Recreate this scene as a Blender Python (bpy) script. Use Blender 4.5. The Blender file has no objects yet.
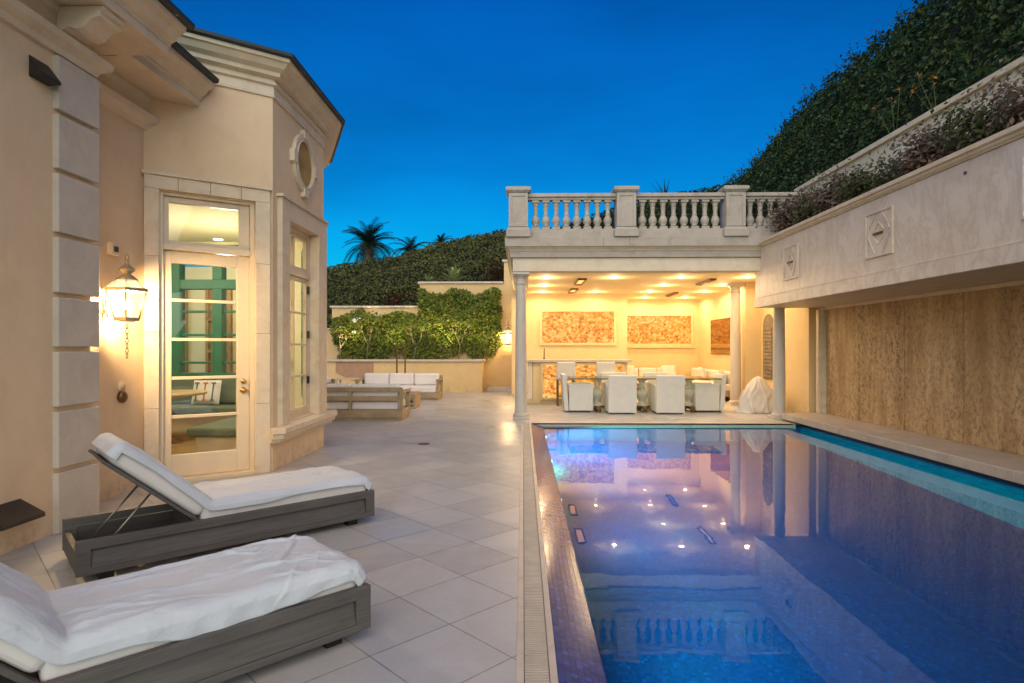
import bpy, bmesh, math, random
from mathutils import Vector, Matrix, noise
random.seed(7)
SC = bpy.context.scene
COL = SC.collection
R = math.radians
sin, cos, pi = math.sin, math.cos, math.pi

# ------------------------------------------------------------------ mesh helper
class MB:
    def __init__(s):
        s.v, s.f, s.m, s.sm = [], [], [], []
    def add(s, vs, fs, mi=0, smooth=False, M=None):
        o = len(s.v)
        if M is not None:
            vs = [tuple(M @ Vector(p)) for p in vs]
        s.v.extend(vs)
        for f in fs:
            s.f.append(tuple(i + o for i in f)); s.m.append(mi); s.sm.append(smooth)
        return s
    def box(s, x0, x1, y0, y1, z0, z1, M=None, mi=0):
        vs = [(x0,y0,z0),(x1,y0,z0),(x1,y1,z0),(x0,y1,z0),(x0,y0,z1),(x1,y0,z1),(x1,y1,z1),(x0,y1,z1)]
        fs = [(0,3,2,1),(4,5,6,7),(0,1,5,4),(1,2,6,5),(2,3,7,6),(3,0,4,7)]
        return s.add(vs, fs, mi, False, M)
    def prism(s, poly, z0, z1, M=None, mi=0):
        n = len(poly)
        vs = [(p[0],p[1],z0) for p in poly] + [(p[0],p[1],z1) for p in poly]
        fs = [tuple(range(n-1,-1,-1)), tuple(range(n,2*n))] + [(i,(i+1)%n,n+(i+1)%n,n+i) for i in range(n)]
        return s.add(vs, fs, mi, False, M)
    def lathe(s, c, prof, n=20, M=None, mi=0, smooth=True, cap=True):
        vs, fs = [], []
        for r, z in prof:
            for k in range(n):
                a = 2*pi*k/n
                vs.append((c[0]+r*cos(a), c[1]+r*sin(a), c[2]+z))
        for i in range(len(prof)-1):
            for k in range(n):
                k2 = (k+1) % n
                fs.append((i*n+k, i*n+k2, (i+1)*n+k2, (i+1)*n+k))
        s.add(vs, fs, mi, smooth, M)
        if cap:
            o = len(prof)-1
            s.add([vs[k] for k in range(n)], [tuple(range(n-1,-1,-1))], mi, False, M)
            s.add([vs[o*n+k] for k in range(n)], [tuple(range(n))], mi, False, M)
        return s
    def tube(s, pts, rad, n=6, mi=0, smooth=True):
        pts = [Vector(p) for p in pts]
        if not hasattr(rad, '__len__'): rad = [rad]*len(pts)
        vs, fs = [], []
        for i, p in enumerate(pts):
            d = (pts[min(i+1,len(pts)-1)] - pts[max(i-1,0)]).normalized()
            u = d.orthogonal().normalized() if abs(d.z) > .95 else d.cross(Vector((0,0,1))).normalized()
            w = d.cross(u)
            for k in range(n):
                a = 2*pi*k/n
                vs.append(tuple(p + (u*cos(a) + w*sin(a))*rad[i]))
        for i in range(len(pts)-1):
            for k in range(n):
                k2 = (k+1) % n
                fs.append((i*n+k, i*n+k2, (i+1)*n+k2, (i+1)*n+k))
        fs.append(tuple(range(n-1,-1,-1))); fs.append(tuple((len(pts)-1)*n+k for k in range(n)))
        return s.add(vs, fs, mi, smooth)
    def sweep(s, path, prof, mi=0, smooth=False, closed=False):
        """path: xy points; outward is to the RIGHT of travel; prof: closed polygon of (out, z)"""
        P = [Vector((p[0],p[1])) for p in path]; n = len(P); m = len(prof)
        offs = []
        for i in range(n):
            def nrm(a, b):
                d = (b-a).normalized(); return Vector((d.y, -d.x))
            if closed or 0 < i < n-1:
                n1 = nrm(P[i-1], P[i]); n2 = nrm(P[i], P[(i+1)%n])
                b = (n1+n2); b = b / max(b.dot(n1), .2)
                offs.append(b)
            elif i == 0: offs.append(nrm(P[0],P[1]))
            else: offs.append(nrm(P[-2],P[-1]))
        vs = []
        for i in range(n):
            for o, z in prof:
                q = P[i] + offs[i]*o
                vs.append((q.x,q.y,z))
        fs = []
        for i in range(n if closed else n-1):
            j = (i+1) % n
            for k in range(m):
                k2 = (k+1) % m
                fs.append((i*m+k, i*m+k2, j*m+k2, j*m+k))
        if not closed:
            fs.append(tuple(range(m-1,-1,-1))); fs.append(tuple((n-1)*m+k for k in range(m)))
        return s.add(vs, fs, mi, smooth)
    def build(s, name, mats, parent=None, off=(0,0,0), bevel=0, seg=2, label=None, sub=0):
        me = bpy.data.meshes.new(name)
        ox, oy, oz = off
        vs = [(a-ox,b-oy,c-oz) for a,b,c in s.v] if (ox or oy or oz) else s.v
        me.from_pydata(vs, [], s.f)
        if not isinstance(mats, (list,tuple)): mats = [mats]
        for m in mats: me.materials.append(m)
        me.polygons.foreach_set('material_index', s.m)
        me.polygons.foreach_set('use_smooth', s.sm)
        me.update()
        o = bpy.data.objects.new(name, me); COL.objects.link(o)
        if parent is not None: o.parent = parent
        if bevel:
            b = o.modifiers.new('edge', 'BEVEL'); b.width = bevel; b.segments = seg; b.limit_method = 'ANGLE'; b.angle_limit = R(35)
        if sub:
            b = o.modifiers.new('round', 'SUBSURF'); b.levels = sub; b.render_levels = sub
        if label: o['label'] = label
        return o

def thing(name, label, cat, loc=(0,0,0), rot=0, group=None):
    o = bpy.data.objects.new(name, None); COL.objects.link(o)
    o.location = loc; o.rotation_euler = (0,0,rot); o.empty_display_size = .2
    o['label'] = label; o['category'] = cat
    if group: o['group'] = group
    return o
def tag(o, label, cat, group=None):
    o['label'] = label; o['category'] = cat
    if group: o['group'] = group
    return o
def struct(o):
    o['kind'] = 'structure'; return o
def dup(root, loc, rot, label, group=None):
    r = root.copy(); COL.objects.link(r); r.location = loc; r.rotation_euler = (0,0,rot); r['label'] = label
    if group: r['group'] = group
    def rec(a, b):
        for ch in list(a.children):
            c = ch.copy(); COL.objects.link(c); c.parent = b
            rec(ch, c)
    rec(root, r)
    return r
def lamp(name, kind, loc, energy, color, parent=None, off=(0,0,0), **kw):
    l = bpy.data.lights.new(name, kind); l.energy = energy; l.color = color
    for k, v in kw.items(): setattr(l, k, v)
    o = bpy.data.objects.new(name, l); COL.objects.link(o)
    o.location = (loc[0]-off[0], loc[1]-off[1], loc[2]-off[2])
    if parent is not None: o.parent = parent
    return o

# ------------------------------------------------------------------ materials
class NT:
    def __init__(s, name):
        s.mat = bpy.data.materials.new(name); s.mat.use_nodes = True
        s.t = s.mat.node_tree; s.t.nodes.clear()
        s.out = s.n('ShaderNodeOutputMaterial')
        s.tc = s.n('ShaderNodeTexCoord')
    def n(s, typ, **kw):
        nd = s.t.nodes.new(typ)
        for k, v in kw.items():
            if k in nd.inputs and not hasattr(nd, k): nd.inputs[k].default_value = v
            else: setattr(nd, k, v)
        return nd
    def l(s, a, b): s.t.links.new(a, b)
    def map(s, scale=(1,1,1), rot=(0,0,0), loc=(0,0,0), src='Object'):
        m = s.n('ShaderNodeMapping')
        m.inputs['Scale'].default_value = scale; m.inputs['Rotation'].default_value = rot; m.inputs['Location'].default_value = loc
        s.l(s.tc.outputs[src], m.inputs['Vector']); return m.outputs['Vector']
    def noise(s, scale, vec, detail=4, rough=.55, dist=0):
        n = s.n('ShaderNodeTexNoise'); n.inputs['Scale'].default_value = scale; n.inputs['Detail'].default_value = detail
        n.inputs['Roughness'].default_value = rough; n.inputs['Distortion'].default_value = dist
        s.l(vec, n.inputs['Vector']); return n.outputs['Fac']
    def ramp(s, fac, stops):
        r = s.n('ShaderNodeValToRGB'); e = r.color_ramp.elements
        while len(e) < len(stops): e.new(.5)
        for i, (p, c) in enumerate(stops):
            e[i].position = p; e[i].color = (c[0],c[1],c[2],1) if hasattr(c,'__len__') else (c,c,c,1)
        s.l(fac, r.inputs['Fac']); return r.outputs['Color']
    def mix(s, fac, a, b, mode='MIX'):
        m = s.n('ShaderNodeMix', data_type='RGBA', blend_type=mode)
        if hasattr(fac, 'node'): s.l(fac, m.inputs[0])
        else: m.inputs[0].default_value = fac
        for x, i in ((a,6),(b,7)):
            if hasattr(x, 'node'): s.l(x, m.inputs[i])
            else: m.inputs[i].default_value = (x[0],x[1],x[2],1)
        return m.outputs[2]
    def bump(s, h, strength, dist=.01, normal=None):
        b = s.n('ShaderNodeBump'); b.inputs['Strength'].default_value = strength; b.inputs['Distance'].default_value = dist
        s.l(h, b.inputs['Height'])
        if normal is not None: s.l(normal, b.inputs['Normal'])
        return b.outputs['Normal']
    def pbr(s, color, rough=.6, normal=None, metal=0, spec=.5, **kw):
        p = s.n('ShaderNodeBsdfPrincipled')
        for nm, x in (('Base Color',color),('Roughness',rough),('Metallic',metal),('Specular IOR Level',spec)):
            if hasattr(x,'node'): s.l(x, p.inputs[nm])
            elif hasattr(x,'__len__'): p.inputs[nm].default_value = (x[0],x[1],x[2],1)
            else: p.inputs[nm].default_value = x
        if normal is not None: s.l(normal, p.inputs['Normal'])
        for k, v in kw.items(): p.inputs[k].default_value = v
        s.l(p.outputs[0], s.out.inputs['Surface']); return s.mat

def plain(name, c, rough=.6, metal=0, var=.12, sc=6, bs=.15, bscale=60, bd=.003, spec=.5):
    t = NT(name); v = t.map()
    d = [x*(1-var) for x in c]; u = [min(1,x*(1+var)) for x in c]
    col = t.ramp(t.noise(sc, v, 5), [(.3,d),(.7,u)])
    nm = t.bump(t.noise(bscale, v, 3), bs, bd)
    return t.pbr(col, rough, nm, metal, spec)

def stucco(name, c1, c2, joints=None):
    t = NT(name); v = t.map()
    a = t.noise(1.3, v, 6, .6, .4)
    col = t.ramp(a, [(.3,c1),(.7,c2)])
    col = t.mix(t.ramp(t.noise(5, t.map((1,1,.4)), 7, .7), [(.50,0),(.75,.22)]), col, [x*.70 for x in c1]); col = t.mix(t.ramp(t.noise(3.5, t.map(), 7, .7), [(.5,0),(.7,.25)]), col, [min(1,x*1.15) for x in c2])
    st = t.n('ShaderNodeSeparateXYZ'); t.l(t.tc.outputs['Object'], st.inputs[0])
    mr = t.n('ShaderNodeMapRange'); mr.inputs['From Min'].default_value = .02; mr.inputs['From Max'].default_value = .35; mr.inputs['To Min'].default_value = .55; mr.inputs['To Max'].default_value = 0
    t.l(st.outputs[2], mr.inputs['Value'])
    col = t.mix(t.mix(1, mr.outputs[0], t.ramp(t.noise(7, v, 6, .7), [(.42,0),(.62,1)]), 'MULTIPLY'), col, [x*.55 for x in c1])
    h = t.noise(90, v, 4, .65); h2 = t.noise(11, v, 4, .6, .5)
    return t.pbr(col, .82, t.bump(h, .25, .004, t.bump(h2, .18, .008)))

def stone(name, c1, c2, c3, rough=.5, sc=2.0, stretch=(1,1,1), bs=.12, jx=0, jz=0):
    t = NT(name); v = t.map(stretch)
    a = t.noise(sc, v, 8, .62, 1.2)
    col = t.ramp(a, [(.25,c1),(.5,c2),(.78,c3)])
    b = t.noise(sc*7, v, 6, .7)
    col = t.mix(t.ramp(b, [(.55,0),(.75,.25)]), col, [x*.6 for x in c1])
    return t.pbr(col, rough, t.bump(b, bs, .004))

M = {}
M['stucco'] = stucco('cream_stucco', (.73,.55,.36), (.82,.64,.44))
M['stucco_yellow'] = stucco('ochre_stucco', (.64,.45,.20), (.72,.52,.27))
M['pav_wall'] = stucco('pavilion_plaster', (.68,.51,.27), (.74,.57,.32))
M['quoin'] = stone('quoin_limestone', (.52,.46,.40), (.59,.53,.46), (.65,.59,.52), .75, 3)
M['trim'] = stone('cast_stone_trim', (.62,.51,.38), (.72,.61,.47), (.78,.68,.53), .65, 2.5)
M['limestone'] = stone('limestone_surround', (.60,.48,.34), (.71,.59,.44), (.78,.67,.52), .6, 4)
M['soffit'] = stone('pale_soffit_limestone', (.62,.52,.38),(.72,.62,.46),(.78,.69,.54), .5, 4)
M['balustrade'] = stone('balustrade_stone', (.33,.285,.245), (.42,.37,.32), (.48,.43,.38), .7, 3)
M['column'] = stone('column_stone', (.50,.44,.38), (.58,.52,.45), (.64,.58,.51), .55, 3, (1,1,.3))
M['coping'] = stone('coping_limestone', (.44,.37,.31), (.55,.48,.41), (.63,.56,.48), .45, 3)
M['roof'] = plain('slate_roof', (.02,.03,.035), .6)
M['white_paint'] = plain('cream_paint', (.70,.58,.42), .4, var=.04, bs=.04)
M['int_wall'] = plain('interior_wall_paint', (.72,.66,.42), .7, var=.03, bs=.05)
M['teal'] = plain('teal_paint', (.035,.17,.11), .45, var=.08, bs=.05)
M['teal_int'] = M['teal']
M['sage'] = plain('sage_upholstery', (.15,.185,.135), .9, var=.1, bs=.4, bscale=300)
M['wood'] = plain('warm_wood', (.36,.20,.08), .4, var=.25, sc=8)
M['charcoal'] = None
M['black'] = plain('black_metal', (.012,.011,.010), .45)
M['hood'] = plain('dark_bronze_hood', (.02,.015,.014), .5, var=.2)
M['bronze'] = plain('bronze', (.16,.09,.04), .4, metal=.7, var=.3)
M['steel'] = plain('dull_steel', (.30,.27,.23), .35, metal=.8)
M['brass'] = plain('brass', (.55,.32,.10), .3, metal=.9)
M['verdigris'] = plain('pale_gilt_metal', (.42,.33,.20), .45, metal=.4, var=.2)
M['soil'] = plain('soil', (.04,.028,.018), .95, bs=.6, bscale=30, bd=.02)
M['trunk'] = plain('bark', (.09,.065,.045), .9, var=.35, bs=.6, bscale=40, bd=.01)
M['pale_bark'] = plain('pale_bark', (.17,.14,.10), .85, var=.3, bs=.5, bscale=40, bd=.006)
M['upholstery'] = plain('white_slipcover', (.72,.68,.62), .85, var=.04, bs=.3, bscale=250)
M['cushion'] = plain('white_outdoor_cushion', (.74,.70,.68), .9, var=.04, bs=.35, bscale=200)
M['teak'] = plain('weathered_teak', (.34,.25,.15), .65, var=.25, sc=5, bs=.3)
M['ceiling'] = plain('pavilion_ceiling_paint', (.86,.70,.41), .7, var=.03, bs=.05)
M['white_stone'] = stone('pale_carved_stone', (.52,.44,.34),(.66,.58,.47),(.74,.67,.56), .7, 8)
M['flower'] = plain('white_petal', (.8,.78,.7), .6)

def wood_grain(name, c):
    t = NT(name); v = t.map((1.2,14,14))
    a = t.noise(3, v, 6, .65, .6)
    col = t.ramp(a, [(.3,[x*.65 for x in c]),(.7,[x*1.25 for x in c])])
    col = t.mix(t.ramp(t.noise(2.2, t.map(), 4), [(.4,0),(.75,.35)]), col, [x*1.5 for x in c])
    return t.pbr(col, .55, t.bump(a, .15, .003))
M['charcoal'] = wood_grain('charcoal_stained_wood', (.098,.088,.083))

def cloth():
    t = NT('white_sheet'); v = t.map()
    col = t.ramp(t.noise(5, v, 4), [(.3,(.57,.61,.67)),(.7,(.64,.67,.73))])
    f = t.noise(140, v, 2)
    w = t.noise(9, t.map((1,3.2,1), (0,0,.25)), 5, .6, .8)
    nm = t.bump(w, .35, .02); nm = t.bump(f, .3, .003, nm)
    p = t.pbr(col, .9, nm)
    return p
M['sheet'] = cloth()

def paving():
    t = NT('diagonal_limestone_paving')
    v = t.map((1,1,1), (0,0,-R(45)), (-.055,.332,0))
    def brick(msize, c1, c2, cm):
        b = t.n('ShaderNodeTexBrick'); b.offset = 0; b.squash = 1
        t.l(v, b.inputs['Vector'])
        b.inputs['Scale'].default_value = 1; b.inputs['Brick Width'].default_value = .457; b.inputs['Row Height'].default_value = .457
        b.inputs['Mortar Size'].default_value = msize; b.inputs['Mortar Smooth'].default_value = .1
        b.inputs['Color1'].default_value = (*c1,1); b.inputs['Color2'].default_value = (*c2,1); b.inputs['Mortar'].default_value = (*cm,1)
        return b
    b = brick(.004, (.38,.37,.365), (.51,.495,.485), (.15,.145,.14))
    w = t.map()
    veins = t.noise(2.4, w, 9, .65, 1.5)
    col = t.mix(t.ramp(veins, [(.35,.0),(.7,.5)]), b.outputs['Color'], (.57,.555,.535))
    st = t.noise(.55, w, 6, .6, .8)
    col = t.mix(t.ramp(st, [(.50,0),(.68,.5)]), col, (.29,.285,.28))
    wet = t.ramp(t.noise(1.6, t.map((1,1,1),(0,0,0),(3.1,7.7,0)), 6, .6, .6), [(.68,0),(.70,.7)])
    col = t.mix(wet, col, (.20,.20,.205))
    fine = t.noise(38, w, 6, .7)
    col = t.mix(t.ramp(fine, [(.5,0),(.8,.22)]), col, (.22,.2,.18))
    rg = t.ramp(st, [(.35,.27),(.65,.5)])
    h = t.mix(.25, b.outputs['Fac'], fine)
    inv = t.n('ShaderNodeInvert'); t.l(b.outputs['Fac'], inv.inputs['Color'])
    nm = t.bump(inv.outputs[0], .5, .004); nm = t.bump(fine, .12, .004, nm)
    return t.pbr(col, rg, nm)
M['paving'] = paving()

def marble():
    t = NT('honed_marble_cladding'); v = t.map((1,.8,1.2),(R(35),0,0))
    a = t.noise(.9, v, 9, .68, .7)
    col = t.ramp(a, [(.28,(.64,.53,.42)),(.45,(.73,.63,.52)),(.58,(.78,.69,.59)),(.75,(.69,.58,.47))])
    v2 = t.noise(1.7, t.map((1,1.6,.8),(R(50),0,0)), 10, .7, .6)
    col = t.mix(t.ramp(v2, [(.44,0),(.50,.5),(.55,0)]), col, (.53,.43,.34))
    v3 = t.noise(3.2, t.map((1,1.3,.7),(R(-30),0,0),(3,5,2)), 9, .7, .4)
    col = t.mix(t.ramp(v3, [(.52,0),(.60,.35),(.66,.0)]), col, (.78,.71,.63))
    return t.pbr(col, .42, t.bump(t.noise(30, v, 5), .08, .004))
M['marble'] = marble()

def travertine():
    t = NT('waterfall_travertine')
    a = t.noise(2.0, t.map((1,2.2,.30)), 9, .66, .25)
    col = t.ramp(a, [(.28,(.31,.185,.08)),(.44,(.44,.28,.135)),(.56,(.55,.38,.20)),(.72,(.66,.49,.29))])
    pit = t.noise(19, t.map((1.0,1.25,.8)), 9, .80, .15)
    msk = t.ramp(t.noise(.9, t.map((1,1.6,.35)), 4, .6), [(.35,.35),(.65,.95)])
    pf = t.mix(1, t.ramp(pit, [(.50,0),(.56,1)]), msk, 'MULTIPLY')
    col = t.mix(pf, col, (.15,.09,.04))
    lf = t.noise(23, t.map((1,1.5,.5),(0,0,0),(4,3,1)), 8, .78, .1)
    col = t.mix(t.ramp(lf, [(.56,0),(.64,.55)]), col, (.62,.50,.34))
    rust = t.noise(.8, t.map((1,1.2,.3),(0,0,0),(7,1,2)), 4, .55)
    col = t.mix(t.ramp(rust, [(.50,0),(.68,.35)]), col, (.36,.21,.08))
    b = t.n('ShaderNodeTexBrick'); b.offset = 0; b.squash = 1
    t.l(t.map((1,1,1),(0,R(90),R(90)),(.35,0,0)), b.inputs['Vector'])
    nm = t.bump(pit, .7, .012); nm = t.bump(a, .3, .01, nm)
    return t.pbr(col, .62, nm)
M['travertine'] = travertine()

def mosaic(name, c1, c2, cm, size, rot, rough=.2, spec=.5):
    t = NT(name); v = t.map((1,1,1), rot)
    b = t.n('ShaderNodeTexBrick'); b.offset = 0; b.squash = 1
    t.l(v, b.inputs['Vector'])
    b.inputs['Scale'].default_value = 1; b.inputs['Brick Width'].default_value = size; b.inputs['Row Height'].default_value = size
    b.inputs['Mortar Size'].default_value = size*.05; b.inputs['Color1'].default_value = (*c1,1); b.inputs['Color2'].default_value = (*c2,1); b.inputs['Mortar'].default_value = (*cm,1)
    wn = t.n('ShaderNodeTexWhiteNoise'); sn = t.n('ShaderNodeVectorMath', operation='SNAP'); sn.inputs[1].default_value = (size,size,size)
    t.l(v, sn.inputs[0]); t.l(sn.outputs[0], wn.inputs['Vector'])
    col = t.mix(t.ramp(wn.outputs['Value'], [(.84,0),(1,.22)]), b.outputs['Color'], [min(1,x*2.6+.02) for x in c2])
    inv = t.n('ShaderNodeInvert'); t.l(b.outputs['Fac'], inv.inputs['Color'])
    return t.pbr(col, rough, t.bump(inv.outputs[0], .4, .003), 0, spec)
M['mosaic_floor'] = mosaic('pool_mosaic_floor', (.001,.030,.19), (.003,.050,.26), (.012,.04,.12), .027, (0,0,0))
M['mosaic_x'] = mosaic('pool_mosaic_side', (.006,.10,.18), (.010,.14,.23), (.012,.04,.12), .027, (0,R(90),0))
M['mosaic_y'] = mosaic('pool_mosaic_end', (.012,.075,.24), (.02,.13,.34), (.012,.04,.12), .027, (R(90),0,0))
M['band_x'] = mosaic('waterline_mosaic', (.008,.03,.10), (.012,.05,.15), (.01,.02,.05), .027, (0,R(90),0), .3, .3)
M['weir'] = mosaic('weir_mosaic', (.018,.03,.17), (.035,.055,.27), (.012,.014,.05), .03, (0,0,0), .16, .28)
def water():
    t = NT('pool_water'); v = t.map()
    nm = t.bump(t.noise(4.5, t.map((1,.55,1)), 2, .5), .018, .05)
    g = t.n('ShaderNodeBsdfGlossy'); g.inputs['Roughness'].default_value = .012; g.inputs['Color'].default_value = (1,1,1,1)
    r = t.n('ShaderNodeBsdfRefraction'); r.inputs['IOR'].default_value = 1.333; r.inputs['Roughness'].default_value = 0.0; r.inputs['Color'].default_value = (.55,.90,1,1)
    f = t.n('ShaderNodeFresnel'); f.inputs['IOR'].default_value = 1.34
    for nd in (g, r, f): t.l(nm, nd.inputs['Normal'])
    mx = t.n('ShaderNodeMixShader'); t.l(f.outputs[0], mx.inputs[0]); t.l(r.outputs[0], mx.inputs[1]); t.l(g.outputs[0], mx.inputs[2])
    t.l(mx.outputs[0], t.out.inputs['Surface']); return t.mat
M['water'] = water()

def glass(name, tint=(1,1,1), ior=1.45, rough=0):
    t = NT(name)
    g = t.n('ShaderNodeBsdfGlossy'); g.inputs['Roughness'].default_value = rough
    r = t.n('ShaderNodeBsdfTransparent'); r.inputs['Color'].default_value = (*tint,1)
    f = t.n('ShaderNodeFresnel'); gm = t.n('ShaderNodeNewGeometry'); mp = t.n('ShaderNodeMapRange')
    mp.inputs['To Min'].default_value = ior; mp.inputs['To Max'].default_value = 1/ior
    t.l(gm.outputs['Backfacing'], mp.inputs['Value']); t.l(mp.outputs[0], f.inputs['IOR'])
    mx = t.n('ShaderNodeMixShader'); t.l(f.outputs[0], mx.inputs[0]); t.l(r.outputs[0], mx.inputs[1]); t.l(g.outputs[0], mx.inputs[2])
    t.l(mx.outputs[0], t.out.inputs['Surface']); return t.mat
M['glass'] = glass('window_glass', (.95,.97,.95))
M['dark_glass'] = plain('dark_night_pane', (.02,.03,.035), .08, bs=0)
M['table_glass'] = glass('table_glass', (.62,.72,.68), 1.5)

def emit(name, c, s):
    t = NT(name); e = t.n('ShaderNodeEmission'); e.inputs['Color'].default_value = (*c,1); e.inputs['Strength'].default_value = s
    t.l(e.outputs[0], t.out.inputs['Surface']); return t.mat
M['bulb'] = emit('lit_bulb', (1,.78,.45), 20)
M['downlight'] = emit('lit_downlight', (1,.86,.62), 10)
M['poollamp'] = emit('lit_pool_lamp', (.35,.9,1), 4)
M['heat'] = emit('glowing_heater_element', (1,.42,.12), .9)
def lantern_glass():
    t = NT('lit_lantern_glass')
    e = t.n('ShaderNodeEmission'); e.inputs['Color'].default_value = (1,.76,.42,1); e.inputs['Strength'].default_value = .9
    r = t.n('ShaderNodeBsdfTransparent'); r.inputs['Color'].default_value = (.95,.92,.85,1)
    mx = t.n('ShaderNodeMixShader'); mx.inputs[0].default_value = .35
    t.l(r.outputs[0], mx.inputs[1]); t.l(e.outputs[0], mx.inputs[2]); t.l(mx.outputs[0], t.out.inputs['Surface']); return t.mat
M['lantern_glass'] = lantern_glass()

def onyx(name, s):
    t = NT(name); v = t.map()
    vo = t.n('ShaderNodeTexVoronoi'); vo.inputs['Scale'].default_value = 13; t.l(t.map((1,1,1.3)), vo.inputs['Vector'])
    a = t.noise(9, v, 7, .7, 1.4)
    sn = t.n('ShaderNodeVectorMath', operation='SNAP'); sn.inputs[1].default_value = (.05,.05,.05); wn = t.n('ShaderNodeTexWhiteNoise')
    t.l(v, sn.inputs[0]); t.l(sn.outputs[0], wn.inputs['Vector'])
    m = t.mix(.38, a, vo.outputs['Color']); m = t.mix(.16, m, wn.outputs['Color'])
    bw = t.n('ShaderNodeRGBToBW'); t.l(m, bw.inputs[0])
    col = t.ramp(bw.outputs[0], [(.30,(.20,.04,.003)),(.42,(.55,.15,.01)),(.52,(.95,.36,.04)),(.64,(1.,.62,.18))])
    p = t.n('ShaderNodeBsdfPrincipled'); t.l(col, p.inputs['Emission Color']); p.inputs['Emission Strength'].default_value = s
    p.inputs['Base Color'].default_value = (.13,.05,.01,1); p.inputs['Roughness'].default_value = .3
    t.l(p.outputs[0], t.out.inputs['Surface']); return t.mat
M['onyx'] = onyx('backlit_onyx', .40)
M['mirror'] = plain('dark_gold_mirror', (.42,.25,.07), .06, metal=.95, var=.1, bs=0)

def foliage(name, cols, rough=.55, trans=.25):
    t = NT(name)
    gi = t.n('ShaderNodeNewGeometry')
    n = len(cols)
    col = t.ramp(gi.outputs['Random Per Island'], [(i/(n-1), c) for i, c in enumerate(cols)])
    big = t.noise(1.6, t.map(), 3)
    dry = t.noise(.9, t.map((1,1,1),(0,0,0),(9,4,2)), 5, .65)
    col = t.mix(t.ramp(dry, [(.56,0),(.70,.55)]), col, [cols[1][0]*2.2, cols[1][1]*1.15, cols[1][2]*.9])
    col = t.mix(t.ramp(big, [(.35,0),(.7,.5)]), col, [x*.55 for x in cols[0]])
    p = t.n('ShaderNodeBsdfPrincipled'); t.l(col, p.inputs['Base Color']); p.inputs['Roughness'].default_value = rough; p.inputs['Specular IOR Level'].default_value = .2
    tr = t.n('ShaderNodeBsdfTranslucent'); t.l(col, tr.inputs['Color'])
    mx = t.n('ShaderNodeMixShader'); mx.inputs[0].default_value = trans
    t.l(p.outputs[0], mx.inputs[1]); t.l(tr.outputs[0], mx.inputs[2]); t.l(mx.outputs[0], t.out.inputs['Surface']); return t.mat
M['hedge'] = foliage('dark_hedge_leaf', [(.010,.026,.009),(.018,.045,.013),(.042,.085,.022),(.12,.16,.055)])
M['hedge2'] = foliage('ivy_bank_leaf', [(.045,.058,.016),(.08,.10,.026),(.125,.135,.038),(.19,.16,.05)])
M['vine'] = foliage('climbing_vine_leaf', [(.09,.14,.02),(.14,.20,.03),(.19,.24,.04),(.27,.28,.07)])
M['shrub_green'] = foliage('dark_shrub_leaf', [(.035,.055,.02),(.065,.095,.035),(.12,.14,.06),(.17,.14,.08)])
M['shrub_dry'] = foliage('dry_shrub_leaf', [(.09,.07,.05),(.18,.13,.10),(.30,.24,.21),(.12,.12,.06)])
M['red_leaf'] = foliage('red_leaf', [(.05,.02,.012),(.12,.02,.015),(.06,.04,.02),(.10,.05,.02)])
M['palm'] = foliage('palm_leaf', [(.012,.03,.02),(.02,.042,.026),(.028,.05,.03)])
M['agave'] = foliage('agave_leaf', [(.20,.27,.11),(.28,.35,.15),(.36,.42,.2)])
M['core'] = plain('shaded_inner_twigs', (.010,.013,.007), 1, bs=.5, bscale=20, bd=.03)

# ------------------------------------------------------------------ leaves
rnd = random.random
def leaf(mb, p, nrm, size, jit=.8, mi=0, aspect=.55):
    n = Vector((nrm[0]+random.uniform(-jit,jit), nrm[1]+random.uniform(-jit,jit), nrm[2]+random.uniform(-jit,jit)))
    if n.length < 1e-3: n = Vector((0,0,1))
    n.normalize()
    u = n.orthogonal().normalized(); w = n.cross(u)
    a = rnd()*2*pi; d = u*cos(a)+w*sin(a); e = n.cross(d)
    L = size*random.uniform(.65,1.3)*.5; W = L*aspect; P = Vector(p)
    o = len(mb.v)
    mb.v += [tuple(P-d*L), tuple(P+e*W+n*W*.35), tuple(P+d*L), tuple(P-e*W+n*W*.35)]
    mb.f.append((o,o+1,o+2,o+3)); mb.m.append(mi); mb.sm.append(False)

def fbm(p, s):
    return noise.fractal(Vector(p)*s, 1.0, 2.0, 3)

# ================================================================== SETTING
# ground, terrace
g = MB(); g.box(-400,400,-400,400,-3.2,-3.0); struct(g.build('ground', M['soil']))
t = MB()
t.box(-22,-.03,-8,24,-3,0); t.box(-.03,9,11.3,24,-3,0); t.box(5.2,9,-8,11.3,-3,-.06); t.box(-.03,5.2,-8,-3,-3,0)
struct(t.build('terrace', M['paving']))

# ---------------------------------------------------------------- pool
WZ = -.055; POOL = 1.7
PX0, PX1, PY0, PY1, PD = .37, 5.17, -2.8, 11.26, -1.75
pool = thing('swimming_pool', 'long blue mosaic pool with raised stone coping along the waterfall wall', 'swimming pool', (2.7,4,-1.75))
po = (2.7,4,-1.75)
m = MB(); m.box(PX0-.2,PX1+.03,PY0-.2,PY1+.03,PD-.1,PD); m.build('pool_floor', M['mosaic_floor'], pool, po)
m = MB(); m.box(PX1,PX1+.03,PY0,PY1,PD,.03); m.build('side_wall', M['mosaic_x'], pool, po)
m = MB(); m.box(PX0-.05,PX0,PY0,PY1,PD,WZ-.012); m.build('side_wall', M['mosaic_x'], pool, po)
m = MB(); m.box(PX0-.05,PX1,PY1,PY1+.03,PD,-.03); m.build('end_wall', M['mosaic_y'], pool, po)
m = MB(); m.box(PX0-.05,PX1,PY0-.03,PY0,PD,-.03); m.build('end_wall', M['mosaic_y'], pool, po)
m = MB(); m.sweep([(PX0,PY0),(PX0,PY1)][::-1], [(0,WZ-.004),(.225,.0),(.225,-.3),(.0,-.3)]); m.build('overflow_edge', M['weir'], pool, po)
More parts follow.
